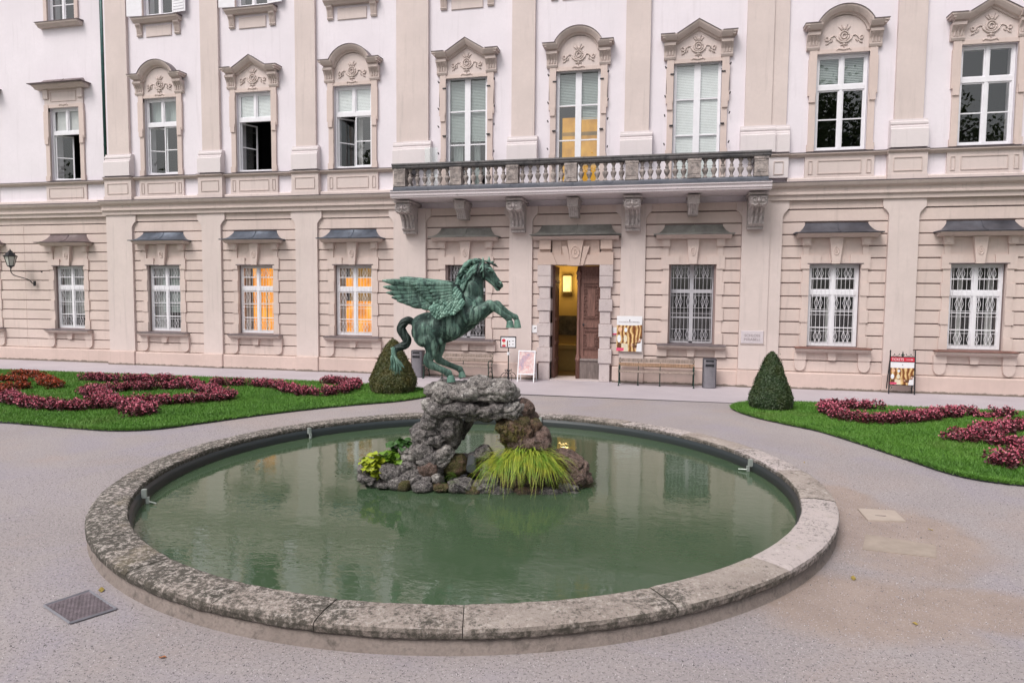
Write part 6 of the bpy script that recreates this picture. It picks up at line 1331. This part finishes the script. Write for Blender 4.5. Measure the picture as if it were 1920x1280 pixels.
# covers in the gravel and a few leaves
def gp(L, z): return [(ground_at(x, y, z).x, ground_at(x, y, z).y) for x, y in L]
def cover(L, label, mat, zt, rim=None, pattern=False):
    P = gp(L, 0.); c = np.mean(P, 0); o = thing('ground_cover', label, 'ground cover', (c[0], c[1], 0)); Q = [(x - c[0], y - c[1]) for x, y in P]
    area = sum(Q[i][0] * Q[(i + 1) % 4][1] - Q[(i + 1) % 4][0] * Q[i][1] for i in range(4)); Q = Q if area > 0 else Q[::-1]
    MB().zprism(Q, -.05, zt).build('plate', mat, o)
    if pattern:
        a, b, d = Vector(Q[0]), Vector(Q[1]), Vector(Q[3]); m = MB()
        for i in range(22):
            for j in range(15):
                if (i + j) % 2: continue
                q = a + (b - a) * ((i + .7) / 22.4) + (d - a) * ((j + .7) / 15.4); m.box(q.x - .008, q.x + .008, q.y - .011, q.y + .011, zt, zt + .004)
        m.build('tread_pattern', mat, o)['kind'] = 'stuff'
        m = MB()
        for i in range(4):
            p0, p1 = Vector(Q[i]), Vector(Q[(i + 1) % 4]); m.tube([(p0.x, p0.y, zt), (p1.x, p1.y, zt)], .012, 4)
        m.build('rim', M['bin'], o)
cover([(83, 1137), (168, 1109), (218, 1143), (132, 1170)], 'dark chequered metal inspection cover in the gravel at the lower left', flat('cover_iron', (.20, .165, .185), .6, .2, .3, 14), .012, pattern=True)
cover([(1608, 955), (1677, 959), (1698, 979), (1627, 977)], 'clean beige stone slab with a dark slot right of the basin', flat('slab_beige', (.46, .385, .335), .8, var=.06), .02)
cover([(1623, 1002), (1755, 1023), (1756, 1046), (1617, 1030)], 'long beige stone slab half buried in sand right of the basin', flat('slab_sandy', (.37, .305, .26), .85, var=.12), .009)
p = ground_at(1649, 966, .021); c0 = [o for o in bpy.data.objects if o.name.startswith('ground_cover')][1]
MB().prism([(-.05, 0), (.05, -.002), (.08, .004)], -.008, .008).build('slot', M['ink'], c0, tuple(p - c0.location - Vector((0, 0, .001))))
M['leafy'] = flat('dry_leaf', (.30, .22, .05), .7, var=.4); M['leaf_or'] = flat('orange_leaf', (.42, .16, .06), .7, var=.3)
for i, (px, py, k, lab) in enumerate([(190, 1106, 'leafy', 'yellow fallen leaf beside the dark metal cover'), (1600, 1084, 'leafy', 'olive brown leaf lying alone on the gravel right of the basin'), (305, 1232, 'leaf_or', 'orange fallen leaf on the gravel in the lower left foreground'), (1745, 993, 'leafy', 'small dark leaf beyond the half buried slab'), (1716, 1169, 'leafy', 'small brown leaf on the sandy patch at the lower right'), (1508, 867, 'leafy', 'tiny dark leaf on the gravel behind the coping at the right')]):
    p = ground_at(px, py, .006); s = .05 if i < 2 else .03
    o = thing('fallen_leaf', lab, 'leaf', tuple(p), random.uniform(0, 6)); o['group'] = 'fallen leaves on the gravel'
    MB().add([(-s, 0, .0), (-s * .3, s * .5, .012), (s * .6, s * .45, .004), (s, 0, .016), (s * .5, -s * .45, .002), (-s * .4, -s * .5, .010), (0, 0, .003)], [(6, 0, 1), (6, 1, 2), (6, 2, 3), (6, 3, 4), (6, 4, 5), (6, 5, 0)]).build('leaf_blade', M[k], o)
# loose stones on the gravel near the steps
n = 110000; X = rng.uniform(-9.5, 6.0, n); Y = -20 + 11 * rng.uniform(0, 1, n) ** 1.5; d = np.hypot(X - PC.x, Y - PC.y); k = d > 5.02; X, Y = X[k], Y[k]
for poly in (smooth_poly(LAWN_L), smooth_poly(LAWN_R)):
    k = ~inside(poly, X, Y); X, Y = X[k], Y[k]
n = len(X); s = rng.uniform(.0032, .0078, n) * (1 + (rng.uniform(0, 1, n) > .97) * .9); O = np.array([(1, 0, 0), (0, 1, 0), (-1, 0, 0), (0, -1, 0), (0, 0, 1.)]); Fo = np.array([(0, 1, 4), (1, 2, 4), (2, 3, 4), (3, 0, 4)])
V = (O[None] * rng.uniform(.7, 1.3, (n, 5, 1)) * s[:, None, None]) * np.array([1, 1, .8]) + np.c_[X, Y, np.zeros(n)][:, None, :]; Fq = (Fo[None] + (np.arange(n) * 5)[:, None, None]).reshape(-1, 3)
def pebm():
    t = NT('pebble'); n1 = t.noise(90, 1, .5); return t.set(t.ramp(n1, [(.40, (.085, .075, .08)), (.48, (.24, .21, .22)), (.54, (.36, .32, .33)), (.62, (.56, .51, .53))]), .8)
tag(link('gravel', np_mesh('gravel', V.reshape(-1, 3), Fq, pebm())), kind='stuff')

# flat lettering becomes plain mesh
dg = bpy.context.evaluated_depsgraph_get()
for o in [o for o in bpy.data.objects if o.type == 'FONT']:
    me = bpy.data.meshes.new_from_object(o.evaluated_get(dg)); r = link('lettering', me, o.parent, o.location, o.rotation_euler, o.scale); bpy.data.objects.remove(o)
